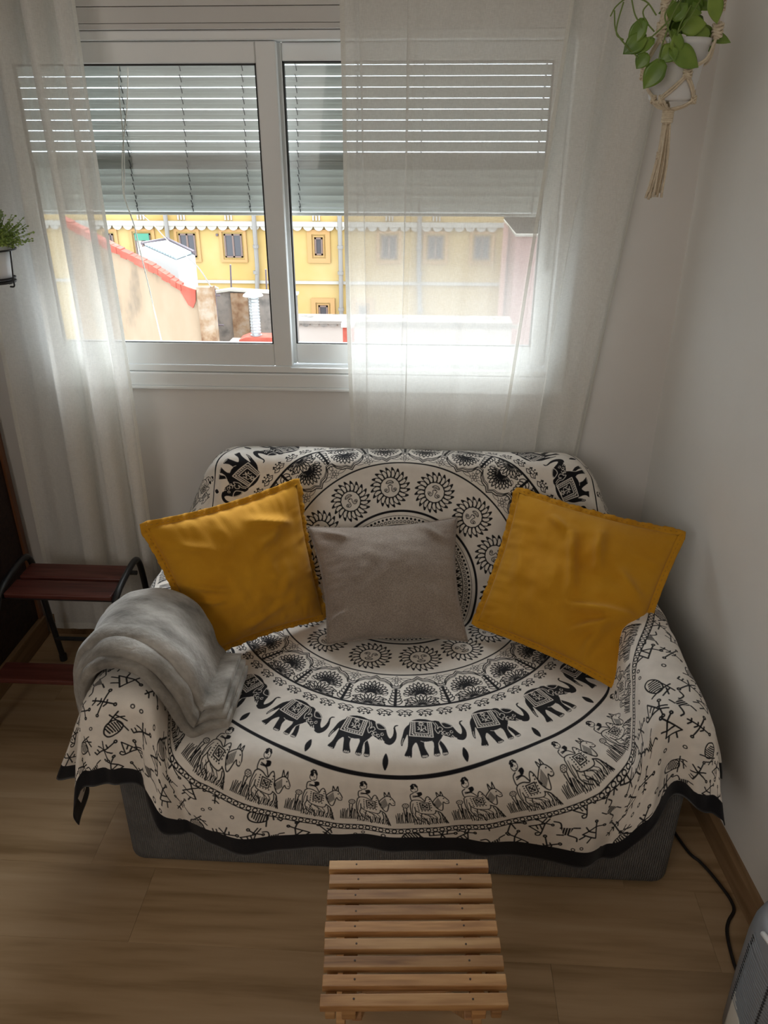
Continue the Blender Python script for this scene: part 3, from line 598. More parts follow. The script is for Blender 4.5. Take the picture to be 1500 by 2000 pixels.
def pad_lotus():
    P = Pad(0, 114, 0, 115, 2.3)    # y up = towards the centre of the cloth
    S = lambda L, w=1.7, c=False, sm=True: P.stroke(L, w*1.6, 1, sm, c)
    for off, w in ((0, 1.9), (6, 1.7), (10, 1.2)):
        for m in (1, -1):
            X = lambda x: x if m > 0 else 114-x
            S([(X(0), 66-off+6), (X(9), 74-off), (X(16), 86-off), (X(30), 96-off), (X(44), 98-off), (X(57), 108-off)], w, sm=False)
    for cx, cy, k in ((57, 34, 1.0),):
        for i in range(11):
            a = np.pi*(.02+.096*i); P.leaf(cx+3*np.cos(a), cy+10, a, 42-6*abs(np.cos(a)), 12, 2.9)
            P.leaf(cx+15*np.cos(a), cy+8+15*np.sin(a), a, 14, 5, 1.4, i % 2 == 0)
        P.stroke([(cx-20, cy+8), (cx-12, cy+22), (cx, cy+27), (cx+12, cy+22), (cx+20, cy+8)], 2.2)
        P.stroke([(cx-12, cy+6), (cx, cy+17), (cx+12, cy+6)], 2)
        P.leaf(cx, cy+26, np.pi/2, 22, 12, 1.8); P.leaf(cx, cy+29, np.pi/2, 12, 5, 1.4)
        for i in range(9):
            a = np.pi*(.06+.11*i); P.leaf(cx+2*np.cos(a), 6, a, 34, 8, 2.6)
        for m in (-1, 1): S([(cx+m*36, 4), (cx+m*30, 18), (cx+m*38, 22), (cx+m*24, 30)], 1.7); S([(cx+m*36, 4), (cx+m*20, 5), (cx+m*26, 12)], 1.6); P.leaf(cx+m*28, 36, .6 if m > 0 else np.pi-.6, 13, 7, 1.6)
    for x in (0, 114):
        S([(x, 0), (x, 60)], 4.2)
        for y, L in ((6, 20), (16, 17), (27, 15), (38, 13), (50, 11)):
            for m in (-1, 1):
                a = np.pi/2-m*.85; P.leaf(x, y, a, L, 9, 2.6)
        P.dot(x, 60, 4)
        P.leaf(x, 72, np.pi/2, 14, 10, 1.8); P.ring(x, 96, 4, 1.6)
        for i in range(6): a = i*1.047+.5; P.leaf(x+4*np.cos(a), 96+4*np.sin(a), a, 10, 6, 1.5)
        for m in (-1, 1): P.leaf(x+m*12, 99, 0 if m > 0 else np.pi, 26, 8, 1.4)
    return P
def pad_paw():
    P = Pad(-21, 21, -17, 17, 3)
    P.ring(0, -2, 6, 2, ry=4); P.stroke([(-17, 3), (-8, 9), (0, 6), (8, 9), (17, 3)], 2.2); P.stroke([(-17, 3), (-10, -3), (-13, -8), (-5, -6)], 2.4); P.stroke([(17, 3), (10, -3), (13, -8), (5, -6)], 2.4)
    for x in (-9, 0, 9): P.dot(x, -12+abs(x)*.25, 2.4); P.stroke([(x*.6, -5), (x, -11)], 1.6)
    P.stroke([(-12, 4), (-4, 1), (3, 3), (11, 0)], 1.8); P.dot(0, 3, 2.4)
    return P
def pad_core():
    P = Pad(0, 44, 0, 210, 2.3)     # radial cell of the centre medallion, y = radius
    for x in (0, 11, 22, 33, 44): P.dot(x, 190, 3.4); P.ring(x+5.5, 181, 3.4, 1.8)
    P.stroke([(0, 197), (44, 197)], 1.4); P.stroke([(0, 172), (44, 172)], 2.2)
    for x in (0, 22, 44): P.leaf(x, 140, np.pi/2, 30, 15, 2.2); P.leaf(x, 146, np.pi/2, 16, 6, 3, True)
    for x in (11, 33): P.leaf(x, 146, np.pi/2, 25, 8, 3, True)
    for y in range(20, 140, 9):
        for m in (0, 1): P.stroke([(0+m*22, y), (5+m*22, y+7), (11+m*22, y+9), (17+m*22, y+7), (22+m*22, y)], 2.0); P.dot(11+m*22, y+3, 2.1)
    P.stroke([(0, 138), (22, 128), (44, 138)], 3)
    return P
def glyphs():
    G = []
    def new(): P = Pad(-40, 40, -40, 40, 2.0); G.append(P); return P
    w = 4.1
    P = new(); P.stroke([(-26,6),(16,14),(2,-20)], w, closed=True, smooth=False); P.stroke([(-8,9),(-4,-4)], w); P.stroke([(2,12),(6,-6)], w); P.stroke([(16,14),(30,30)], w); P.stroke([(8,16),(22,33)], w)
    P.stroke([(16,14),(0,28)], w); P.ring(-3,31,3.6,w); P.stroke([(16,16),(32,10)], w); P.ring(35,9,3,w); P.stroke([(2,-20),(-4,-27),(-12,-26),(-12,-19),(-6,-18)], w)
    P = new(); P.stroke([(-22,-22),(14,24)], w); P.stroke([(-20,22),(20,-22)], w); P.ring(-23,25,3.2,w); P.ring(23,-25,3.2,w); P.ring(17,27,3.2,w)
    for t in (-14,-4,6): P.stroke([(t,t*1.27+1),(t-8,t*1.27+6)], w); P.stroke([(t,t*1.27+1),(t+2,t*1.27-8)], w)
    P = new(); P.stroke([(-28,-4),(-14,14),(10,14),(20,-6),(2,-20),(-20,-20)], w, closed=True)
    for x in range(-20, 16, 6): P.stroke([(x,13-abs(x+5)*.3),(x+3,-18+abs(x)*.35)], w*.9)
    P.stroke([(-10,14),(26,34)], w); P.stroke([(4,34),(26,-24)], w); P.stroke([(14,20),(34,16)], w); P.stroke([(16,28),(34,2)], w)
    P = new(); P.fill([(-14,6),(16,10),(6,-14),(-6,-16)], 1, False)
    for x in (-8, -2, 4, 10): P.stroke([(x,8),(x-3,-15)], 1.3, 0)
    P.stroke([(-30,22),(-16,20),(-12,8),(-14,4)], w); P.stroke([(16,10),(30,12)], w); P.stroke([(6,-14),(24,-18),(26,-28)], w); P.stroke([(-6,-16),(-20,-18)], w)
    P = new(); P.ring(-8,0,4.6,3); P.ring(14,8,4.2,3)
    P = new(); P.stroke([(-24,-14),(0,4),(24,22)], w); P.ring(27,24,3.4,w); P.stroke([(-4,28),(0,4),(10,-26)], w); P.ring(11,-29,3.2,w); P.stroke([(-18,10),(0,4),(20,-6)], w); P.stroke([(-24,-14),(-30,-6)], w); P.stroke([(-16,-8),(-22,0)], w); P.stroke([(10,11),(6,20)], w)
    P = new(); P.stroke([(-20,-16),(20,-10),(-2,20)], w, closed=True, smooth=False); P.stroke([(-11,0),(9,4)], w); P.stroke([(-2,20),(-10,32)], w); P.ring(-12,34,3,w); P.stroke([(-2,20),(12,32)], w); P.ring(14,34,3,w); P.stroke([(-12,-16),(-18,-32)], w); P.stroke([(6,-12),(4,-30)], w); P.stroke([(-24,6),(-11,0)], w)
    P = new(); P.ring(0,0,4.8,3)
    return G
def throw_ink():
    W_, H_ = int((A1-A0)*PPM), int((B1-B0)*PPM)
    X, Y = np.meshgrid(A0+(np.arange(W_)+.5)/PPM, B0+(np.arange(H_)+.5)/PPM)
    X = X.astype(np.float32); Y = Y.astype(np.float32)
    R = np.hypot(X, Y); T = (np.arctan2(X, -Y)) % (2*np.pi)    # 0 = towards the front hem, grows to the right
    ink = np.zeros((H_, W_), np.float32)
    rs = np.random.RandomState(7); G = glyphs()
    def stamp(P, cx, cy, ang, sc=1.0):      # pad units are mm
        r = max(abs(P.x0), abs(P.x1), abs(P.y0), abs(P.y1))*1.42*sc/1000
        x0, x1 = int((cx-r-A0)*PPM), int((cx+r-A0)*PPM); y0, y1 = int((cy-r-B0)*PPM), int((cy+r-B0)*PPM)
        x0, x1, y0, y1 = max(x0, 0), min(x1, W_), max(y0, 0), min(y1, H_)
        if x0 >= x1 or y0 >= y1: return
        dx, dy = (X[y0:y1, x0:x1]-cx)*1000/sc, (Y[y0:y1, x0:x1]-cy)*1000/sc
        c, s = np.cos(ang), np.sin(ang)
        v = P.sample(dx*c+dy*s, -dx*s+dy*c)
        ink[y0:y1, x0:x1] = np.maximum(ink[y0:y1, x0:x1], v)
    k = 0
    for j, cy in enumerate(np.arange(B0+.02, B1, .056)):
        for cx in np.arange(A0+.02+(j % 2)*.031, A1, .062):
            g = (k*3+j) % 8; k += 1
            ang = (0 if abs(cy)*1.1 > abs(cx) else -np.pi/2)+rs.choice([0, .5, -.5, .2])
            stamp(G[g], cx+rs.uniform(-.006, .006), cy+rs.uniform(-.006, .006), ang, rs.uniform(.82, .96))
    inside = R < .808
    ink[inside] = 0
    def band(P, r_in, r_out, n, w_mm, ph=0., flip=False, squash=1.):
        m = (R > r_in) & (R < r_out)
        cell = ((T[m]/(2*np.pi)*n+ph) % 1.0)
        y = (r_out-R[m])*1000/squash if not flip else R[m]*1000-r_in*1000
        ink[m] = np.maximum(ink[m], P.sample(P.x0+cell*w_mm, y+P.y0 if not flip else y))
    def line(r, w):
        np.maximum(ink, np.clip((w/2-np.abs(R-r))*PPM+.5, 0, 1), out=ink)
    C_ = pad_cow(); band(C_, .655, .790, 38, 138, -.08, squash=.87)
    E_ = pad_elephant(); band(E_, .498, .636, 22, 157, .91)
    band(pad_lotus(), .345, .460, 22, 114, .0)
    band(pad_core(), 0., .210, 26, 44, 0, True)
    m = (R > .463) & (R < .497); cell = (T[m]/(2*np.pi)*64) % 1.0
    ink[m] = np.maximum(ink[m], pad_paw().sample(-21+cell*42, (.480-R[m])*1000))
    for th in (-7.9, 18.3, 44.5, 70, 94.5, 119, 143, 168, 195, 223, 251, 278, 303, 327.5):
        t = math.radians(th); stamp(pad_sun_, .276*math.sin(t), .276*math.cos(t), -t+np.pi, .96)
    line(.345, .0045); line(.460, .006); line(.645, .0085); line(.210, .0065)
    line(.794, .003); line(.808, .003)
    m = (R > .7945) & (R < .8075); c = (T[m]/(2*np.pi)*330) % 1.0
    ink[m] = np.maximum(ink[m], np.where(np.abs(np.hypot((c-.5)*15.5, (R[m]-.801)*1000)-5.2) < 1.5, 1, 0))
    brd = (X < HEM[0]+.048) | (X > HEM[1]-.048) | (Y < HEM[2]+.048)
    ink[brd] = 1
    return ink
pad_sun_ = pad_sun()

def throw_material():
    ink = throw_ink(); h, w_ = ink.shape
    img = bpy.data.images.new('block_print', w_, h, alpha=False, float_buffer=False, is_data=True)
    px = np.ones((h, w_, 4), np.float32); px[..., :3] = ink[..., None]; img.pixels.foreach_set(px.ravel()); img.update(); img.pack()
    m = mat('printed_cotton', (.8, .75, .68), .8, .15)
    tx = N(m, 'ShaderNodeTexImage'); tx.image = img; tx.interpolation = 'Cubic'; tx.extension = 'EXTEND'
    uv = N(m, 'ShaderNodeUVMap'); L(m, uv.outputs[0], tx.inputs[0])
    n = N(m, 'ShaderNodeTexNoise'); n.inputs['Scale'].default_value = 60; n.inputs['Detail'].default_value = 4; L(m, uv.outputs[0], n.inputs['Vector'])
    r = N(m, 'ShaderNodeMapRange'); r.inputs['From Min'].default_value = .3; r.inputs['From Max'].default_value = .7; r.inputs['To Min'].default_value = .92; r.inputs['To Max'].default_value = 1.04; L(m, n.outputs['Fac'], r.inputs['Value'])
    c = N(m, 'ShaderNodeMix', data_type='RGBA'); c.inputs['A'].default_value = (.80, .75, .685, 1); c.inputs['B'].default_value = (.008, .008, .011, 1); L(m, tx.outputs['Color'], c.inputs['Factor'])
    hs = N(m, 'ShaderNodeHueSaturation'); L(m, c.outputs['Result'], hs.inputs['Color']); L(m, r.outputs[0], hs.inputs['Value']); L(m, hs.outputs['Color'], bsdf(m).inputs['Base Color'])
    n2 = N(m, 'ShaderNodeTexNoise'); n2.inputs['Scale'].default_value = 500; L(m, uv.outputs[0], n2.inputs['Vector']); add_bump(m, n2.outputs['Fac'], .25, .001)
    bsdf(m).inputs['Sheen Weight'].default_value = .15
    return m
VE = -.57           # cloth coordinate of the seat's front edge (0 = the fold between seat and back)
YE, ZE = 1.237, .342
def body_row(v):
    """knots (a, x, y, z) across the sofa at cloth row v >= VE"""
    k = [(-.98, None)]
    if v <= 0:
        y = YE+(v-VE)*(.567/.57); s = min(1, (v-VE)/.05); zs = ZE+(.372-ZE)*math.sqrt(s)+.010*math.sin(min(1, (v-VE)/.57)*math.pi)
        ya = y; za = .534-(.012*(1-min(1, (v-VE)/.04))**2)
        mid = [(-.49, -.54, y, zs+.006), (-.43, -.48, y, zs), (.43, .38, y, zs), (.52, .468, y, zs+.008)]
        L_ = [(-1.05, -.775-.045*max(0, 1-(v-VE)/.09), ya, .28), (-.93, -.745-.02*max(0, 1-(v-VE)/.09), ya, .39), (-.79, -.706, ya, za-.012), (-.745, -.672, ya, za+.004), (-.67, -.592, ya, za+.004), (-.63, -.556, ya, za-.02)]
        R_ = [(.665, .487, ya, za-.02), (.70, .515, ya, za+.004), (.755, .572, ya, za+.004), (.80, .607, ya, za-.012), (.90, .640, ya, .425), (.97, .655, ya, .355)]
        return L_+mid+R_
    if v <= .41:
        s = v/.41; y = 1.807+s*.190; z = .382+s*.375; ya = min(y+.02, 1.807+v*1.0+.0) if v < .1 else y+.01
        u = min(1, v/.16)               # arms rise towards the back plane
        up = max(0, (v-.16)/.25)        # above the arms the cloth wraps the back's side
        edge = lambda base, top: base+(top-base)*up
        za = .532
        Lm = [(-.50, -.54-.03*up, y, max(z, .39)), (-.43, -.48, y, z), (.40, .35, y, z), (.495, .445, y, max(z, .39))]
        zl = .535+(z-.535)*.55*up
        L_ = [(-1.05, -.775, y, .28+.02*up), (-.93, -.755, y, .385+.03*up), (-.79, -.712, y, .52+.02*up), (-.72, -.672+.0*up, y, .534+.07*up), (-.62, -.59-.022*up, y-.0, .535+max(0, z-.535)*.72)]
        R_ = [(.60, .482+.02*up, y-.0, .535+max(0, z-.535)*.72), (.70, .540+.0*up, y, .534+.06*up), (.78, .597-.01*up, y, .52+.02*up), (.90, .640, y, .42+.02*up), (.97, .655, y, .355+.01*up)]
        return L_+Lm+R_
    pts = {.455: (2.030, .772), .53: (2.088, .766), .60: (2.108, .715), .73: (2.112, .58)}
    vs_ = [.41]+sorted(pts); ys = [1.997]+[pts[q][0] for q in sorted(pts)]; zs_ = [.757]+[pts[q][1] for q in sorted(pts)]
    y = float(np.interp(v, vs_, ys)); z = float(np.interp(v, vs_, zs_)); dz = z-.757
    L_ = [(-1.05, -.76, y, .31+dz*.4), (-.93, -.742, y, .40+dz*.5), (-.80, -.715, y, .515+dz*.6), (-.70, -.675, y, .60+dz*.7), (-.60, -.625, y, .70+dz*.8)]
    R_ = [(.565, .490, y, .70+dz*.8), (.66, .535, y, .61+dz*.7), (.76, .583, y, .52+dz*.6), (.90, .625, y, .40+dz*.5), (.97, .64, y, .34+dz*.4)]
    return L_+[(-.54, -.582, y, z-.012), (-.50, -.548, y, z), (.46, .41, y, z), (.50, .445, y, z-.012)]+R_
def throw_point(a, v, cache={}):
    if v >= VE:
        kk = round(v, 4)
        if kk not in cache: cache[kk] = np.array(body_row(v), float)
        k = cache[kk]; return [float(np.interp(a, k[:, 0], k[:, i])) for i in (1, 2, 3)]
    kk = 'edge'
    if kk not in cache: cache[kk] = np.array(body_row(VE), float)
    k = cache[kk]; aL, aR = -.79, .80; dr = VE-v
    if aL <= a <= aR:
        x, y, z = [float(np.interp(a, k[:, 0], k[:, i])) for i in (1, 2, 3)]
        t = min(1, dr/.24); rnd = .012*(1-math.exp(-dr/.012))
        am = 1.7 if a < -.45 else 1.2 if a > .47 else .35
        fold = am*(.012*math.sin(a*33+.6)+.008*math.sin(a*57+2))*t
        pl = .016*math.exp(-((a-.62)/.04)**2)+.020*math.exp(-((a+.59)/.04)**2)
        if a > .43: xh = .38+(a-.43)/(.80-.43)*(.632-.38); x += (xh-x)*t**.8
        if a < -.43: xh = -.48-(-.43-a)/(.79-.43)*(.725-.48); x += (xh-x)*t**.8
        return [x, y-rnd*.3-.002-fold-pl*t, z-dr]
    side = 1 if a > 0 else -1
    da = (a-aR) if side > 0 else (aL-a); r = math.hypot(da, dr) if side < 0 else .86*(da**2.6+dr**2.6)**(1/2.6)+.14*dr
    phi = math.atan2(da, dr)/(math.pi/2); q = r/.3; f0 = [0, .2, .4, .55, .7, .85, 1]
    if side > 0:
        xo = float(np.interp(phi, f0, [.028, .050, .062, .052, .040, .055, .075])); yo = float(np.interp(phi, f0, [.036, .055, .045, .015, -.02, -.03, -.012]))
        return [.607+xo*q, YE-.004-yo*q+.01, .522-r*.985]
    xo = float(np.interp(phi, f0, [.022, .040, .055, .050, .042, .075, .120])); yo = float(np.interp(phi, f0, [.040, .062, .055, .020, -.03, -.045, -.020]))
    return [-.706-xo*q, YE-.004-yo*q+.01, .522-r*.985]
def build_throw():
    a0, a1, v0, v1 = HEM[0], HEM[1], HEM[2]+.07, .73
    nu, nv = 231, 181
    A_ = np.linspace(a0, a1, nu); V_ = np.linspace(v0, v1, nv)
    P = np.array([[throw_point(a, v) for a in A_] for v in V_])
    def smooth(P, it, w_=None):
        for _ in range(it):
            Q = P.copy(); Q[1:-1, 1:-1] = (P[:-2, 1:-1]+P[2:, 1:-1]+P[1:-1, :-2]+P[1:-1, 2:])/4
            Q[0, 1:-1] = (P[0, :-2]+P[0, 2:]+2*P[0, 1:-1])/4; Q[-1, 1:-1] = (P[-1, :-2]+P[-1, 2:]+2*P[-1, 1:-1])/4
            Q[1:-1, 0] = (P[:-2, 0]+P[2:, 0]+2*P[1:-1, 0])/4; Q[1:-1, -1] = (P[:-2, -1]+P[2:, -1]+2*P[1:-1, -1])/4
            P = Q
        return P
    P = smooth(P, 5)
    # creases: displace along the normal
    du = np.gradient(P, axis=1); dv = np.gradient(P, axis=0); nn = np.cross(du, dv); nn /= np.linalg.norm(nn, axis=2, keepdims=True)+1e-9
    D = np.zeros((nv, nu)); rs = random.Random(5)
    AA, VV = np.meshgrid(A_, V_)
    for j in range(nv):
        for i in range(nu):
            a, v = A_[i], V_[j]
            D[j, i] = .0030*noise.noise(Vector((a*5, v*5, 1)))+.0013*noise.noise(Vector((a*15, v*15, 4)))
            if abs(a) > .5: D[j, i] += .0035*noise.noise(Vector((a*9, v*20, 7)))
    def crease(p, q, w_, h):
        p, q = np.array(p), np.array(q); d = q-p; Ls = d@d; t = np.clip(((AA-p[0])*d[0]+(VV-p[1])*d[1])/Ls, 0, 1)
        dist = np.hypot(AA-p[0]-t*d[0], VV-p[1]-t*d[1]); return h*np.exp(-(dist/w_)**2)*np.sin(np.clip(t, .02, .98)*np.pi)**.5
    for p, q, w_, h in (((.05, -.56), (.24, -.47), .006, .003), ((.20, -.56), (.36, -.40), .006, .003), ((.12, -.62), (.5, -.50), .009, .005), ((.3, -.66), (.52, -.55), .008, .004), ((-.3, -.58), (-.05, -.55), .006, .0025),
                        ((.50, -.72), (.44, -.56), .012, .008), ((-.47, -.75), (-.42, -.57), .012, .006), ((.20, .10), (.40, .20), .006, .003), ((.2, .05), (.42, .06), .006, .003), ((-.3, -.45), (-.1, -.5), .005, .002),
                        ((-.46, -.70), (-.44, -.57), .008, .005), ((.66, -.62), (.60, -.80), .012, .010), ((.74, -.62), (.76, -.80), .012, .012), ((-.62, -.60), (-.60, -.8), .013, .012), ((-.73, -.60), (-.70, -.80), .012, .014)):
        D += crease(p, q, w_, h)
    P = P+nn*D[..., None]
    # wavy hem
    tt = np.clip((VE-VV)/.23, 0, 1)
    P[..., 2] += tt*(.012*np.sin(AA*9+1.0)+.007*np.sin(AA*21))-tt*.012*np.exp(-((AA+.56)/.07)**2)*2
    P[..., 1] -= tt*.010*np.sin(AA*17+.5)*(np.abs(AA) < .5)
    P = smooth(P, 1)
    P[..., 0] = np.minimum(P[..., 0], .690+.081*(2.194-P[..., 1])-.012); P[..., 1] = np.minimum(P[..., 1], 2.165)
    F = [(j*nu+i, j*nu+i+1, (j+1)*nu+i+1, (j+1)*nu+i) for j in range(nv-1) for i in range(nu-1)]
    o = mesh('printed_throw', P.reshape(-1, 3), F, throw_material(), None, True)
    uvl = o.data.uv_layers.new(name='cloth'); W_, H_ = (A1-A0), (B1-B0)
    U = (AA.ravel()-A0)/W_; T = (VV.ravel()-.07-B0)/H_
    li = np.zeros(len(o.data.loops), np.int32); o.data.loops.foreach_get('vertex_index', li)
    uv = np.empty((len(li), 2), np.float32); uv[:, 0] = U[li]; uv[:, 1] = T[li]; uvl.data.foreach_set('uv', uv.ravel())
    md = o.modifiers.new('thickness', 'SOLIDIFY'); md.thickness = .0016; md.offset = 1
    return o, P
throw, TP = build_throw()
tag(throw, 'black and cream cotton throw printed with suns, elephants and cattle, draped over the sofa', 'throw')

# =============================== cushions ===============================
def linen(name, cols, thread, sheen=.2, b=.35):
    m = pmat(name, cols, rough=.85, spec=.15, scale=7, detail=6); bsdf(m).inputs['Sheen Weight'].default_value = sheen
    v = coords(m, (1, 1, 1)); n1 = N(m, 'ShaderNodeTexNoise'); n1.inputs['Scale'].default_value = thread; n1.inputs['Detail'].default_value = 2; L(m, v, n1.inputs['Vector']); add_bump(m, n1.outputs['Fac'], b, .0012); return m
MUSTARD = linen('mustard_cotton', [(.52, .235, .012), (.62, .305, .020)], 420, .1, .2)
def heather():
    m = linen('taupe_heather_linen', [(.25, .20, .165), (.33, .275, .23)], 520, .2, .6)
    v = coords(m); n = N(m, 'ShaderNodeTexNoise'); n.inputs['Scale'].default_value = 330; n.inputs['Detail'].default_value = 2; L(m, v, n.inputs['Vector'])
    r = N(m, 'ShaderNodeMapRange'); r.inputs['From Min'].default_value = .35; r.inputs['From Max'].default_value = .65; r.inputs['To Min'].default_value = .82; r.inputs['To Max'].default_value = 1.2; L(m, n.outputs['Fac'], r.inputs['Value'])
    src = bsdf(m).inputs['Base Color'].links[0].from_socket; hs = N(m, 'ShaderNodeHueSaturation'); L(m, src, hs.inputs['Color']); L(m, r.outputs[0], hs.inputs['Value']); L(m, hs.outputs['Color'], bsdf(m).inputs['Base Color'])
    return m
TAUPE = heather()
def cushion(name, corners, puff, sag, matl, label, flange=0, wr=1., seed=0, folds=()):
    """corners TL, TR, BR, BL in world space; two faces puffed about the corner sheet"""
    c = [Vector(p) for p in corners]; ctr = sum(c, Vector())/4
    root = empty(name, ctr); tag(root, label, 'cushion')
    nrm = ((c[1]-c[0]).cross(c[3]-c[0])).normalized()
    if nrm.y > 0: nrm = -nrm
    n = 64; G = {}
    def base(s, t):
        p = (c[0]*(1-s)+c[1]*s)*(1-t)+(c[3]*(1-s)+c[2]*s)*t
        # edges draw in between the corners
        es = sag*(4*s*(1-s)); et = sag*(4*t*(1-t)); ex = ((c[1]-c[0])*(1-t)+(c[2]-c[3])*t); ey = ((c[3]-c[0])*(1-s)+(c[2]-c[1])*s)
        p = p+ex*(et*(1-2*s))+ey*(es*(1-2*t)); return p
    def prof_(s, t):
        a, b_ = max(0, 1-(2*s-1)**2), max(0, 1-(2*t-1)**2); return (a**.55)*(b_**.55)
    V = []; idx = {}
    for sd in (1, -1):
        for j in range(n+1):
            for i in range(n+1):
                if sd < 0 and (i in (0, n) or j in (0, n)): idx[(sd, i, j)] = idx[(1, i, j)]; continue
                s, t = i/n, j/n; h = prof_(s, t); q = base(s, t)
                d = h*puff*(1 if sd > 0 else .45)
                if sd > 0:
                    edge = min(s, 1-s, t, 1-t)
                    d += wr*(.010*noise.noise(Vector((s*4, t*4, seed)))*h+.004*noise.noise(Vector((s*11, t*11, seed+3)))*h)
                    # puckers run in from the seam
                    u = s if min(t, 1-t) < min(s, 1-s) else t
                    d += wr*.0045*math.exp(-edge/.10)*noise.noise(Vector((u*26, edge*3, seed+9)))*min(1, edge*30)
                    for (x0, y0, x1, y1, w_, hh) in folds:
                        dx, dy = x1-x0, y1-y0; L2 = dx*dx+dy*dy; k = max(0, min(1, ((s-x0)*dx+(t-y0)*dy)/L2)); ds = math.hypot(s-x0-k*dx, t-y0-k*dy)
                        d += 2.6*hh*math.exp(-(ds/w_)**2)*math.sin(max(.03, min(.97, k))*math.pi)**.6*min(1, h*2)
                idx[(sd, i, j)] = len(V); V.append(q+nrm*(d*sd)-ctr)
    F = []
    for sd in (1, -1):
        for j in range(n):
            for i in range(n): f_ = (idx[(sd, i, j)], idx[(sd, i+1, j)], idx[(sd, i+1, j+1)], idx[(sd, i, j+1)]); F.append(f_ if sd < 0 else f_[::-1])
    o = mesh('cover', V, F, matl, root, True)
    bm = bmesh.new(); bm.from_mesh(o.data); bmesh.ops.recalc_face_normals(bm, faces=bm.faces); bm.to_mesh(o.data); bm.free()
    ring = [(i/n, 0) for i in range(n)]+[(1, i/n) for i in range(n)]+[(1-i/n, 1) for i in range(n)]+[(0, 1-i/n) for i in range(n)]
    if flange:
        V, F = [], []; m_ = len(ring); cc = base(.5, .5)
        for k, (s, t) in enumerate(ring):
            p = base(s, t); q0, q1 = base(*ring[k-1]), base(*ring[(k+1) % m_]); tg = (q1-q0).normalized(); out = tg.cross(nrm).normalized()
            if out.dot(p-cc) < 0: out = -out
            wv = .004*math.sin(k*.9+seed)+.003*math.sin(k*2.3)
            for off, dz in ((-.004, .005), (0, .0035), (flange*.5, .002), (flange, .0018), (flange, -.0018), (0, -.0035), (-.004, -.005)): V.append(p+out*off+nrm*(dz+wv*max(0, off/flange))-ctr)
        r_ = 7
        F = [(k*r_+i, k*r_+i+1, ((k+1) % m_)*r_+i+1, ((k+1) % m_)*r_+i) for k in range(m_) for i in range(r_-1)]
        mesh('flange', V, F, matl, root, True)
        st = MB()
        for k in range(0, m_, 2):
            s, t = ring[k]; p = base(s, t); q1 = base(*ring[(k+1) % m_]); tg = (q1-p).normalized(); out = tg.cross(nrm).normalized(); out = out if out.dot(p-cc) > 0 else -out
            a = p+out*.004+nrm*.005-ctr; st.tube([a, a+tg*.005], .0009, 4)
        so = st.build('stitching', mat('mustard_thread', (.42, .20, .015), .8), root)
    else:
        st = MB().tube([base(s, t)-ctr for s, t in ring[::2]], .0022, 6, closed=True); st.build('seam', matl, root, True)
    return root
cushion('cushion', [(-.660, 1.600, .745), (-.335, 1.875, .745), (-.262, 1.765, .395), (-.545, 1.545, .410)], .085, .035, MUSTARD, 'mustard yellow cushion leaning at the left end of the sofa beside the grey blanket', .014, 1.7, 3,
        [(.55, .10, .85, .22, .03, .010), (.02, .45, .25, .55, .02, .007), (.02, .58, .22, .62, .02, .006), (.45, .35, .75, .20, .05, .006), (.05, .15, .3, .25, .04, .005), (.3, .9, .6, .8, .04, .005)])
cushion('cushion', [(.268, 1.950, .70), (.662, 1.765, .675), (.496, 1.470, .41), (.155, 1.712, .425)], .075, .03, MUSTARD, 'mustard yellow cushion tilted against the right armrest of the sofa', .014, 1.7, 11,
        [(.42, .18, .55, .62, .035, .012), (.58, .12, .66, .45, .03, .010), (.25, .12, .40, .22, .03, .008), (.55, .70, .95, .60, .03, .012), (.60, .85, .92, .62, .03, .010), (.75, .35, .95, .50, .03, .008), (.1, .3, .2, .7, .05, .006), (.7, .98, .8, .7, .03, .008)])
cushion('cushion', [(-.312, 1.865, .618), (.100, 1.900, .640), (.130, 1.655, .402), (-.235, 1.625, .402)], .085, .045, TAUPE, 'taupe grey woven cushion in the middle of the sofa between the mustard ones', 0, .8, 21,
        [(.05, .05, .25, .15, .03, .006), (.75, .05, .9, .2, .03, .005), (.02, .85, .15, .8, .02, .008)])

# =============================== grey blanket over the left arm ===============================
def fleece():
    m = pmat('grey_fleece', [(.11, .10, .088), (.30, .28, .25), (.54, .51, .47)], rough=.9, spec=.1, scale=7, detail=8, stretch=(1, 2.2, 1), pos=[.30, .5, .72]); bsdf(m).inputs['Sheen Weight'].default_value = .35; bsdf(m).inputs['Sheen Roughness'].default_value = .4  # velvet sheen put into the colour as light and dark streaks
    v = coords(m); n1 = N(m, 'ShaderNodeTexNoise'); n1.inputs['Scale'].default_value = 90; n1.inputs['Detail'].default_value = 5; L(m, v, n1.inputs['Vector']); add_bump(m, n1.outputs['Fac'], .5, .004); return m
FLEECE = fleece()
bl = empty('fleece_blanket', (-.60, 1.5, .53)); tag(bl, 'folded grey fleece blanket hung over the left armrest with its end on the seat', 'blanket')
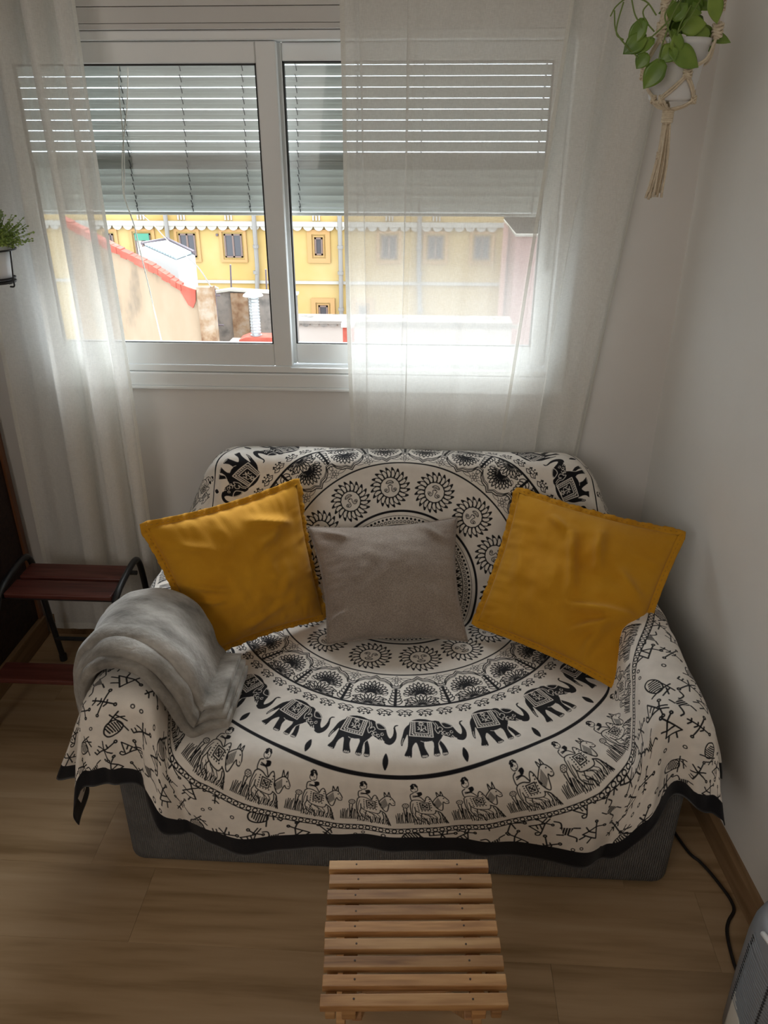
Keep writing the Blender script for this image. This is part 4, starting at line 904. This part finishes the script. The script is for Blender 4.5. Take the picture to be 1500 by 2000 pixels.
# centre line of the folded strip across the arm (x, z), from outside, over the arm, down and out on the seat
BL = [(-.757, .30), (-.750, .40), (-.733, .49), (-.698, .543), (-.650, .572), (-.585, .562), (-.545, .515), (-.520, .450), (-.490, .412), (-.450, .420), (-.412, .420)]
def fold_layer(name, yf, yb, off, th, lim, seed):
    sp = spl([(x, 0, z) for x, z in BL], 8); sp = sp[:int(len(sp)*lim)]; m = len(sp); n = 40; V = []
    for i, p in enumerate(sp):
        t = (sp[min(i+1, m-1)]-sp[max(i-1, 0)]).normalized(); nr = Vector((-t.z, 0, t.x)); nr = -nr if nr.z < 0 and abs(nr.z) > .01 else nr
        if i < m*.35 and nr.x > 0: nr = -nr
        f = i/(m-1)
        y0 = float(np.interp(f, [0, .35, .6, .8, 1], yf)); y1 = float(np.interp(f, [0, .35, .6, .8, 1], yb))
        for k in range(n):
            a = 2*math.pi*k/n; ca, sa = math.cos(a), math.sin(a)
            yy = (y0+y1)/2-(y1-y0)/2*np.sign(ca)*abs(ca)**.35; h = np.sign(sa)*abs(sa)**.55*th/2
            yw = yy
            h += .010*noise.noise(Vector((f*6, yw*9, seed)))*(1 if sa > 0 else .3)+.003*noise.noise(Vector((f*18, yw*16, seed+2)))*(1 if sa > 0 else 0)
            h += (.0055*math.sin(yw*70+f*9+seed)*(math.sin(f*math.pi)**2))*(1 if sa > 0 else 0)
            q = p+nr*(off+h); V.append((q.x, yy+.006*noise.noise(Vector((f*5, seed, k*.02))), q.z))
    F = [(i*n+k, i*n+(k+1) % n, (i+1)*n+(k+1) % n, (i+1)*n+k) for i in range(m-1) for k in range(n)]+[tuple(range(n))[::-1], tuple((m-1)*n+k for k in range(n))]
    o = P_(MB().add(V, F), name, FLEECE, bl)
    for p in o.data.polygons: p.use_smooth = True
    return o
fold_layer('fold', [1.33, 1.285, 1.262, 1.258, 1.285], [1.56, 1.535, 1.53, 1.50, 1.49], .004, .026, 1.0, 1)
fold_layer('fold', [1.35, 1.305, 1.275, 1.268, 1.292], [1.565, 1.54, 1.53, 1.50, 1.49], .023, .024, .99, 5)
fold_layer('fold', [1.385, 1.345, 1.31, 1.30, 1.305], [1.56, 1.535, 1.52, 1.50, 1.49], .040, .022, .975, 9)
# =============================== slatted folding stool ===============================
ACACIA = wood('oiled_acacia', (.19, .082, .028), (.37, .19, .072), (.54, .32, .14), rough=.5, axis=0, scale=1.6, vary=.22)
DARKEND = mat('screw_hole', (.05, .03, .02), .7)
fs = empty('folding_stool', (.001, .834, 0), math.radians(3.4)); tag(fs, 'small wooden folding stool with nine slats in front of the sofa', 'stool')
HT = .42; sl_m = MB().box(-.1425, .1425, -.0097, .0097, -.0135, 0, .0011).build('slat', ACACIA, fs); first = sl_m
rs = random.Random(8)
for i in range(9):
    o = first if i == 0 else bpy.data.objects.new('slat', first.data)
    if i: S.collection.objects.link(o); o.parent = fs
    o.location = (rs.uniform(-.0012, .0012), .1195-i*.0299, HT); o.rotation_euler = (0, 0, rs.uniform(-.004, .004))
    for x in (-.092, .088):
        h = MB().lathe([(0, .0004), (.0017, .0004), (.0017, -.001)], (x+rs.uniform(-.002, .002), rs.uniform(-.002, .002), .0001), 8).build('screw_hole', DARKEND, o)
for x in (-.100, .098): MB().box(x-.011, x+.011, -.128, .128, HT-.037, HT-.0135, .002).build('rail', ACACIA, fs)
for x in (-.128, .124): MB().box(x-.008, x+.008, -.131, -.05, HT-.030, HT-.0135, .002).build('rail', ACACIA, fs)
def bar(p, q, wx, wy, name):
    p, q = Vector(p), Vector(q); d = q-p; Mx = Matrix.Translation((p+q)/2) @ d.to_track_quat('Z', 'Y').to_matrix().to_4x4()
    m = MB().box(-wx/2, wx/2, -wy/2, wy/2, -d.length/2, d.length/2, .002, Mx); return m.build(name, ACACIA, fs)
for x in (-.088, .084): bar((x, -.118, HT-.03), (x, .13, .008), .016, .026, 'leg')
for x in (-.122, .118): bar((x+.0, .118, HT-.03), (x+.0, -.13, .008), .016, .026, 'leg')
MB().box(-.09, .09, .105, .125, .05, .068, .002).build('stretcher', ACACIA, fs); MB().box(-.12, .12, -.125, -.105, .05, .068, .002).build('stretcher', ACACIA, fs)
m = MB().tube([(-.128, .0, .215), (.124, .0, .215)], .004, 8); m.build('pivot_rod', mat('steel_rod', (.5, .5, .5), .3, metal=1), fs)

# =============================== red step stool ===============================
REDW = wood('red_stained_slat', (.045, .012, .010), (.10, .026, .020), (.16, .050, .036), rough=.38, axis=0, scale=1.4, vary=.12)
BLACKT = pmat('black_enamelled_tube', [(.012, .013, .014), (.025, .026, .028)], rough=.35, spec=.5, scale=30)
ss = empty('step_stool', (-1.03, 1.84, 0)); tag(ss, 'two-step stool with red stained slats and black tube frame by the left curtain', 'stool')
def slat2(name, x0, x1, y0, y1, z, mt=REDW): return P_(MB().box(x0, x1, y0, y1, z-.016, z, .004), name, mt, ss)
slat2('top_slat', -1.178, -.866, 1.788, 1.868, .42); slat2('top_slat', -1.178, -.866, 1.884, 1.962, .42); slat2('step_slat', -1.210, -.83, 1.690, 1.770, .195)
for x, sx in ((-1.188, -1), (-.850, 1)):
    m = MB().tube(spl([(x, 2.035, .003), (x, 2.01, .20), (x, 1.992, .36), (x, 1.975, .425), (x, 1.945, .445), (x, 1.87, .440), (x, 1.80, .425), (x, 1.765, .395), (x+sx*.008, 1.745, .34), (x+sx*.035, 1.725, .18), (x+sx*.065, 1.70, .003)], 7), .0095, 12)
    o = P_(m, 'side_frame', BLACKT, ss); [setattr(p, 'use_smooth', True) for p in o.data.polygons]
for (y, z) in ((2.018, .10), (1.95, .402), (1.80, .402), (1.728, .172)):
    wx_ = .03 if z == .172 else 0
    P_(MB().tube([(-1.188-wx_, y, z), (-.850+wx_, y, z)], .007, 10), 'crossbar', BLACKT, ss)
for x in (-1.188, -.850):
    for y in (2.035, 1.70): P_(MB().lathe([(0, 0), (.012, 0), (.012, .022), (.0098, .024)], (x if y > 2 else x+(.065 if x > -1 else -.065), y, 0), 12), 'rubber_foot', GASKET, ss)

# =============================== wardrobe at the left ===============================
wd = empty('wardrobe', (-1.64, 1.55, 0)); tag(wd, 'tall dark brown textured wardrobe at the left edge with a reddish wooden edge strip', 'wardrobe')
DARKP = pmat('dark_brown_grained_panel', [(.018, .009, .007), (.045, .022, .016)], rough=.6, spec=.3, scale=60, detail=4, bump=.5, bscale=220, bdist=.002)
EDGEW = wood('red_brown_edge_strip', (.13, .05, .02), (.20, .08, .035), (.28, .12, .055), rough=.4, axis=2)
P_(MB().box(-1.98, -1.312, .95, 2.155, .082, 2.2, .002), 'carcass', DARKP, wd)
P_(MB().box(-1.98, -1.304, 2.150, 2.174, .082, 2.2, .002), 'edge_strip', EDGEW, wd)
P_(MB().box(-1.98, -1.298, .95, 2.172, 0, .082, .003), 'plinth', SKIRT, wd)

# =============================== hanging pothos ===============================
ROPE = pmat('macrame_cotton_cord', [(.66, .56, .42), (.80, .71, .56)], rough=.9, spec=.1, scale=120, bump=.8, bscale=300, bdist=.002)
POTW = pmat('white_glazed_pot', [(.72, .73, .74), (.77, .78, .79)], rough=.35, spec=.5, scale=5)
LEAF = mat('pothos_leaf', (.10, .22, .03), .38, .5); noisy(LEAF, [(.07, .15, .02), (.15, .26, .035), (.25, .36, .06)], scale=9, detail=3); bsdf(LEAF).inputs['Subsurface Weight'].default_value = 0
STEM = mat('pothos_stem', (.16, .24, .05), .5); SOIL = pmat('potting_soil', [(.03, .02, .015), (.08, .055, .035)], rough=.95, scale=60)
PY = 1.70; pc0 = at(1328, 120, PY); PX = pc0.x-.008
zr, zbm = at(1328, 72, PY-.05).z, at(1312, 196, PY-.04).z
hp = empty('pot', (PX, PY, zbm)); tag(hp, 'white tapered plant pot hanging in a macrame holder near the right wall', 'pot')
hgt = zr-zbm
MB().lathe([(0, .002), (.036, 0), (.040, .004), (.056, hgt-.012), (.059, hgt-.010), (.059, hgt), (.054, hgt), (.052, hgt-.012), (.037, .01), (0, .01)], n=40).build('pot_body', POTW, hp, True)
MB().lathe([(0, hgt-.014), (.0525, hgt-.014)], n=24).build('soil', SOIL, hp)
mh = empty('macrame_hanger', (PX, PY, zbm)); tag(mh, 'cream knotted macrame plant hanger with a long tassel in the top right corner', 'hanger')
def strands(pts, name, k=2, sp=.0058, r=.0023):
    m = MB()
    for j in range(k):
        o = (j-(k-1)/2)*sp; P = [Vector(p) for p in pts]; Q = []
        for i, p in enumerate(P): rad = Vector((p.x, p.y, 0)); tg = Vector((-p.y, p.x, 0)).normalized() if rad.length > .01 else Vector((1, 0, 0)); Q.append(p+tg*o+Vector((0, 0, .0008*math.sin(i+j*2))))
        m.tube(spl(Q, 5), r, 6)
    return m.build(name, ROPE, mh, True)
def knot(p, name='knot', s=1.):
    m = MB(); p = Vector(p)
    for j in range(4):
        z = (j-1.5)*.0052*s; m.tube([p+Vector((.0085*s*math.cos(a), .0060*s*math.sin(a), z+.002*math.sin(a*2+j)))+Vector((0, 0, 0)) for a in [2*math.pi*q/14 for q in range(14)]], .0026*s, 6, closed=True)
    m.tube([p+Vector((0, 0, -.014*s)), p+Vector((0, 0, .014*s))], .006*s, 8)
    return m.build(name, ROPE, mh, True)
def R3(a, r, z): return (r*math.cos(a), r*math.sin(a), z)
arms = [math.radians(q) for q in (-22, 100, 226)]; mids = [math.radians(q) for q in (39, 163, 282)]
for a in arms:
    kz = hgt+.012; strands([(0, 0, .62), R3(a, .035, .36), R3(a, .058, hgt+.10), R3(a, .064, kz+.01)], 'hanging_cord', 4, .0036, .0024)
    knot(R3(a, .065, kz), s=1.0); knot(R3(a, .064, kz+.04), s=.85)
    for d in (-1, 1):
        a2 = min([q+w_ for q in mids for w_ in (-2*math.pi, 0, 2*math.pi) if (q+w_-a)*d > 0], key=lambda q: abs(q-a)); strands([R3(a, .065, kz-.012), R3(a+(a2-a)*.4, .061, hgt-.035), R3(a2, .054, hgt*.52)], 'net_cord', 2)
for a in mids:
    knot(R3(a, .053, hgt*.46), s=.85)
    for d in (-1, 1): strands([R3(a, .052, hgt*.40), R3(a+d*.40, .047, hgt*.2), R3(a+d*.85, .043, .004)], 'net_cord', 2)
for a in [q+d*.85 for q in mids for d in (-1, 1)]:
    knot(R3(a, .043, .002), s=.55); strands([R3(a, .043, 0), R3(a, .025, -.010), (0, 0, -.016)], 'net_cord', 3)
m = MB()
for j in range(6): m.tube([(.0095*math.cos(b_), .0095*math.sin(b_), -.018-j*.0035) for b_ in [2*math.pi*q/14 for q in range(14)]], .0022, 6, closed=True)
m.lathe([(0, -.014), (.008, -.014), (.008, -.04), (0, -.04)], n=12); m.build('wrap_knot', ROPE, mh, True)
ts = MB(); rs = random.Random(4)
for j in range(22):
    a = rs.uniform(0, 6.28); r0 = .007*math.sqrt(rs.random()); r1 = .016*math.sqrt(rs.random()); Lh = rs.uniform(.115, .142); ph = rs.uniform(0, 6)
    ts.tube(spl([(r0*math.cos(a), r0*math.sin(a), -.035), ((r0+r1)/2*math.cos(a)+.002*math.sin(ph), (r0+r1)/2*math.sin(a), -.035-Lh*.5), (r1*math.cos(a)-.004, r1*math.sin(a), -.035-Lh)], 4), [.0020]*8+[.0028], 5)
ts.build('tassel', ROPE, mh, True); knot((-.007, -.006, -.095), s=.55)
def leaf_mesh(L_=.05, W_=.034, bend=.25, tip=.2):
    V, F = [], []; n, m_ = 10, 6
    for i in range(n+1):
        t = i/n; w_ = W_/2*(math.sin(min(1, t*1.05)*math.pi)**.6*(1-.45*t) if 0 < t < 1 else 0)*1.25; back = -.10*L_*(1 if t < .12 else 0)
        for j in range(m_+1):
            s = j/m_*2-1; V.append((s*w_, t*L_-(.10*L_*abs(s) if t < .15 else 0)*1.0, -bend*L_*t*t-.18*w_*abs(s)*-1+.0))
    for i in range(n):
        for j in range(m_): q = i*(m_+1)+j; F.append((q, q+1, q+m_+2, q+m_+1))
    return V, F
pt = empty('pothos_plant', (PX, PY, zr)); tag(pt, 'trailing green pothos plant growing out of the hanging white pot', 'plant')
def put_leaf(base, tip, width, face=(0, -1, .35), bend=.15):
    b_, t_ = Vector(base), Vector(tip); d = t_-b_; L_ = d.length; y = d.normalized(); z = Vector(face); z = (z-y*z.dot(y)).normalized(); x = y.cross(z)
    V, F = leaf_mesh(L_, width, bend); Mx = Matrix((x, y, z)).transposed(); V = [tuple(b_+Mx @ Vector(v)-Vector(pt.location)) for v in V]
    o = mesh('leaf', V, F, LEAF, pt, True); md = o.modifiers.new('thick', 'SOLIDIFY'); md.thickness = .0006; return o
def A_(px, py, dy=0): return at(px, py, PY-.07+dy)
lv = [((1258, 40), (1228, 92), 26), ((1258, 70), (1217, 104), 30), ((1263, 106), (1243, 134), 24), ((1293, 122), (1257, 173), 34), ((1322, 68), (1322, 112), 22), ((1318, 92), (1290, 120), 30), ((1312, 96), (1369, 128), 36), ((1392, -12), (1404, 46), 26), ((1275, 78), (1233, 104), 20)]
for (b0, t0, w_) in lv:
    a, b_ = A_(*b0), A_(*t0); put_leaf(a, b_, w_*(a-Vector(EYE)).length/1503)
rs = random.Random(12)
for k in range(26):
    px, py = rs.uniform(1300, 1385), rs.uniform(-60, 62); a = at(px, py+10, PY+rs.uniform(-.05, .05)); ang = rs.uniform(0, 6.28); d = Vector((.04*math.cos(ang), -.012, -.010+.035*math.sin(ang)))
    put_leaf(a, a+d, rs.uniform(.022, .034), (rs.uniform(-.6, .6), -1, rs.uniform(-.2, .8)), .2)
top_ = at(1330, 40, PY)
for pts in ([(1282, 30), (1262, 3), (1228, -4), (1204, 12), (1192, 32)], [(1200, 20), (1203, 60), (1222, 88), (1240, 106), (1246, 114)], [(1234, 0), (1240, 28), (1252, 50), (1262, 70)], [(1278, 62), (1262, 42), (1256, 22), (1268, 6)], [(1218, 4), (1206, 45), (1205, 68), (1218, 78)],
            [(1345, -20), (1318, 20), (1300, 68), (1290, 100), (1286, 122)], [(1330, 0), (1306, 40), (1270, 75)], [(1350, 10), (1330, 45), (1322, 70)], [(1368, 0), (1340, 45), (1323, 65)], [(1330, -10), (1300, 25), (1305, 55), (1318, 92)]):
    MB().tube(spl([A_(x, y)-Vector(pt.location) for x, y in pts], 6), .0013, 6).build('vine', STEM, pt, True)
for k in range(7):
    a = rs.uniform(0, 6.28); r_ = .03*math.sqrt(rs.random()); p0 = Vector((r_*math.cos(a), r_*math.sin(a), -.012)); p1 = at(rs.uniform(1305, 1385), rs.uniform(-40, 40), PY+rs.uniform(-.05, .04))-Vector(pt.location)
    MB().tube(spl([p0, (p0+p1)/2+Vector((0, 0, .02)), p1], 5), .0013, 6).build('vine', STEM, pt, True)
for q in ((at(1192, 32, PY-.07)),): pass

# =============================== small plant in a wire holder at the left ===============================
WIRE = mat('black_wire', (.015, .015, .017), .45)
QY = 1.90; rc = at(-16, 487, QY); zt, zb = rc.z, at(-5, 552, QY).z
wh = empty('wire_holder', (rc.x, QY, zb)); tag(wh, 'black wire pot holder at the left edge in front of the curtain', 'holder')
hh = zt-zb; rt1, rb1 = .054, .040
m = MB().tube([R3(a, rt1, hh) for a in [2*math.pi*k/40 for k in range(40)]], .0022, 8, closed=True); m.build('top_ring', WIRE, wh, True)
m = MB().tube([R3(a, rb1, .004) for a in [2*math.pi*k/40 for k in range(40)]], .0022, 8, closed=True).tube([R3(a, rb1, .012) for a in [2*math.pi*k/40 for k in range(40)]], .0022, 8, closed=True); m.lathe([(0, 0), (rb1, 0), (rb1, .004), (0, .004)], n=30); m.build('base_tray', WIRE, wh, True)
for a in (-.25, 1.3, 2.9, 4.4): MB().tube(spl([R3(a, rt1, hh), R3(a, rt1-.001, hh*.9), R3(a, rb1+.006, .012), R3(a, rb1+.004, -.006), R3(a, rb1-.008, -.008)], 6), .0020, 8).build('upright', WIRE, wh, True)
MB().tube([(-rt1, 0, hh), (-1.312-rc.x, 0, hh)], .004, 8).build('wall_arm', WIRE, wh, True); MB().lathe([(0, -.002), (.015, -.002), (.015, .002), (0, .002)], n=14).build('arm_plate', WIRE, wh).matrix_local = Matrix.Translation((-1.309-rc.x, 0, hh)) @ Matrix.Rotation(math.pi/2, 4, 'Y')
p2 = empty('pot', (rc.x, QY, zb+.006)); tag(p2, 'small white pot standing in the black wire holder', 'pot')
MB().lathe([(0, 0), (.030, 0), (.034, .004), (.046, hh+.004), (.043, hh+.004), (.040, hh-.01), (0, hh-.01)], n=32).build('pot_body', POTW, p2, True)
FOL = mat('thyme_green_foliage', (.16, .27, .04), .6); noisy(FOL, [(.10, .17, .03), (.24, .34, .06), (.42, .52, .14)], scale=40)
sp_ = empty('small_plant', (rc.x, QY, zb+hh)); tag(sp_, 'bushy small-leaved green plant at the left edge above the wire holder', 'plant')
rs = random.Random(31); st, lf = MB(), MB()
for k in range(210):
    a = rs.uniform(0, 6.28); el = rs.uniform(.15, 1.5); Ls = rs.uniform(.065, .108); d = Vector((math.cos(a)*math.cos(el), math.sin(a)*math.cos(el), math.sin(el)*.95+.1))
    p0 = Vector((rs.uniform(-.015, .015), rs.uniform(-.015, .015), -.008)); P = [p0, p0+d*Ls*.55+Vector((0, 0, .006)), p0+d*Ls]
    st.tube(P, .0008, 4)
    for q in range(13):
        t = .3+.7*q/12; c_ = p0+d*Ls*t; b2 = rs.uniform(0, 6.28); o = Vector((math.cos(b2), math.sin(b2), rs.uniform(-.3, .9))).normalized()*.0078; s_ = d.cross(o).normalized()*.0032
        lf.add([c_, c_+o*.5+s_, c_+o, c_+o*.5-s_], [(0, 1, 2, 3)])
st.build('stems', STEM, sp_); tag(lf.build('foliage', FOL, sp_), kind='stuff')

# =============================== heater and cable at the right ===============================
GREYP = pmat('grey_plastic', [(.20, .215, .235), (.26, .275, .295)], rough=.42, spec=.5, scale=6); CREAMP = mat('cream_plastic', (.70, .68, .62), .45); SLOT = mat('dark_vent_slot', (.015, .015, .018), .7)
HX, HY, HRX, HRY, HZ = .722, .90, .112, .105, .345
ht = empty('fan_heater', (HX, HY, 0)); tag(ht, 'grey plastic fan heater with a slotted front at the lower right corner', 'heater')
def sup(a, k=1., e=2.6):
    c_, s_ = math.cos(a), math.sin(a); return (HRX*k*math.copysign(abs(c_)**(2/e), c_), HRY*k*math.copysign(abs(s_)**(2/e), s_))
def shell(prof, n=64):
    V = [(*sup(2*math.pi*k/n, s_), z) for s_, z in prof for k in range(n)]
    F = [(i*n+k, i*n+(k+1) % n, (i+1)*n+(k+1) % n, (i+1)*n+k) for i in range(len(prof)-1) for k in range(n)]+[tuple(range(n))[::-1], tuple((len(prof)-1)*n+k for k in range(n))]
    return MB().add(V, F)
shell([(.94, .012), (.97, .02), (1.0, .16), (1.0, HZ-.07), (.975, HZ-.035), (.92, HZ-.012), (.84, HZ), (.80, HZ), (.79, HZ-.006)]).build('housing', GREYP, ht, True)
shell([(.92, 0), (.95, .004), (.95, .014), (.9, .016)]).build('foot_ring', GASKET, ht, True)
def patch(a0, a1, z0, z1, k, na=8, taper=None):
    V, F = [], []
    for j in range(9):
        z = z0+(z1-z0)*j/8; aa1 = a1 if taper is None else a0+(a1-a0)*taper(j/8)
        for i in range(na+1): V.append((*sup(a0+(aa1-a0)*i/na, k), z))
    for j in range(8):
        for i in range(na): q = j*(na+1)+i; F.append((q, q+1, q+na+2, q+na+1))
    return V, F
FA0, FA1 = math.radians(168), math.radians(330)
V, F = patch(math.radians(171), math.radians(215), .02, .150, 1.010, 12, lambda t: 1-t**1.2*.97); mesh('cream_panel', V, F, CREAMP, ht, True).modifiers.new('t', 'SOLIDIFY').thickness = .002
gr = MB()
for i in range(22):
    z = HZ-.035-i*.0085; a0 = math.radians(168); kk = 1.004 if z < HZ-.06 else .985
    gr.tube([(*sup(a0+(FA1-a0)*q/16, kk), z-.0016*q) for q in range(17)], .0022, 5)
gr.build('grille', GREYP, ht, True)
so = MB()
for i in range(22):
    z = HZ-.039-i*.0085
    for a in (168, 200, 235, 270):
        a = math.radians(a); p0, p1 = sup(a, 1.003 if z < HZ-.06 else .985), sup(a+.05, 1.003 if z < HZ-.06 else .985)
        so.tube([(*p0, z), (*p1, z-.001)], .0022, 5)
so.build('vent_slots', SLOT, ht)
m = MB().tube(spl([(*sup(math.radians(175), .93), HZ-.012), (*sup(math.radians(200), .90), HZ+.004), (*sup(math.radians(235), .90), HZ+.004), (*sup(math.radians(260), .93), HZ-.012)], 6), .005, 8); m.build('handle', FRAME, ht, True)
cable = MB().tube(spl([(.64, 1.50, .0045), (.675, 1.37, .0045), (.697, 1.335, .0045), (.712, 1.305, .0045), (.728, 1.262, .0045), (.736, 1.232, .0045), (.734, 1.205, .0045), (.713, 1.178, .0045), (.700, 1.150, .0045), (.692, 1.10, .0045), (.690, 1.05, .0045), (.692, 1.02, .0045), (.70, .99, .0045)], 6), .0038, 8).build('power_cable', mat('black_cable', (.012, .010, .010), .5), None, True)
tag(cable, 'black power cable curving over the floor from the sofa to the heater', 'cable')
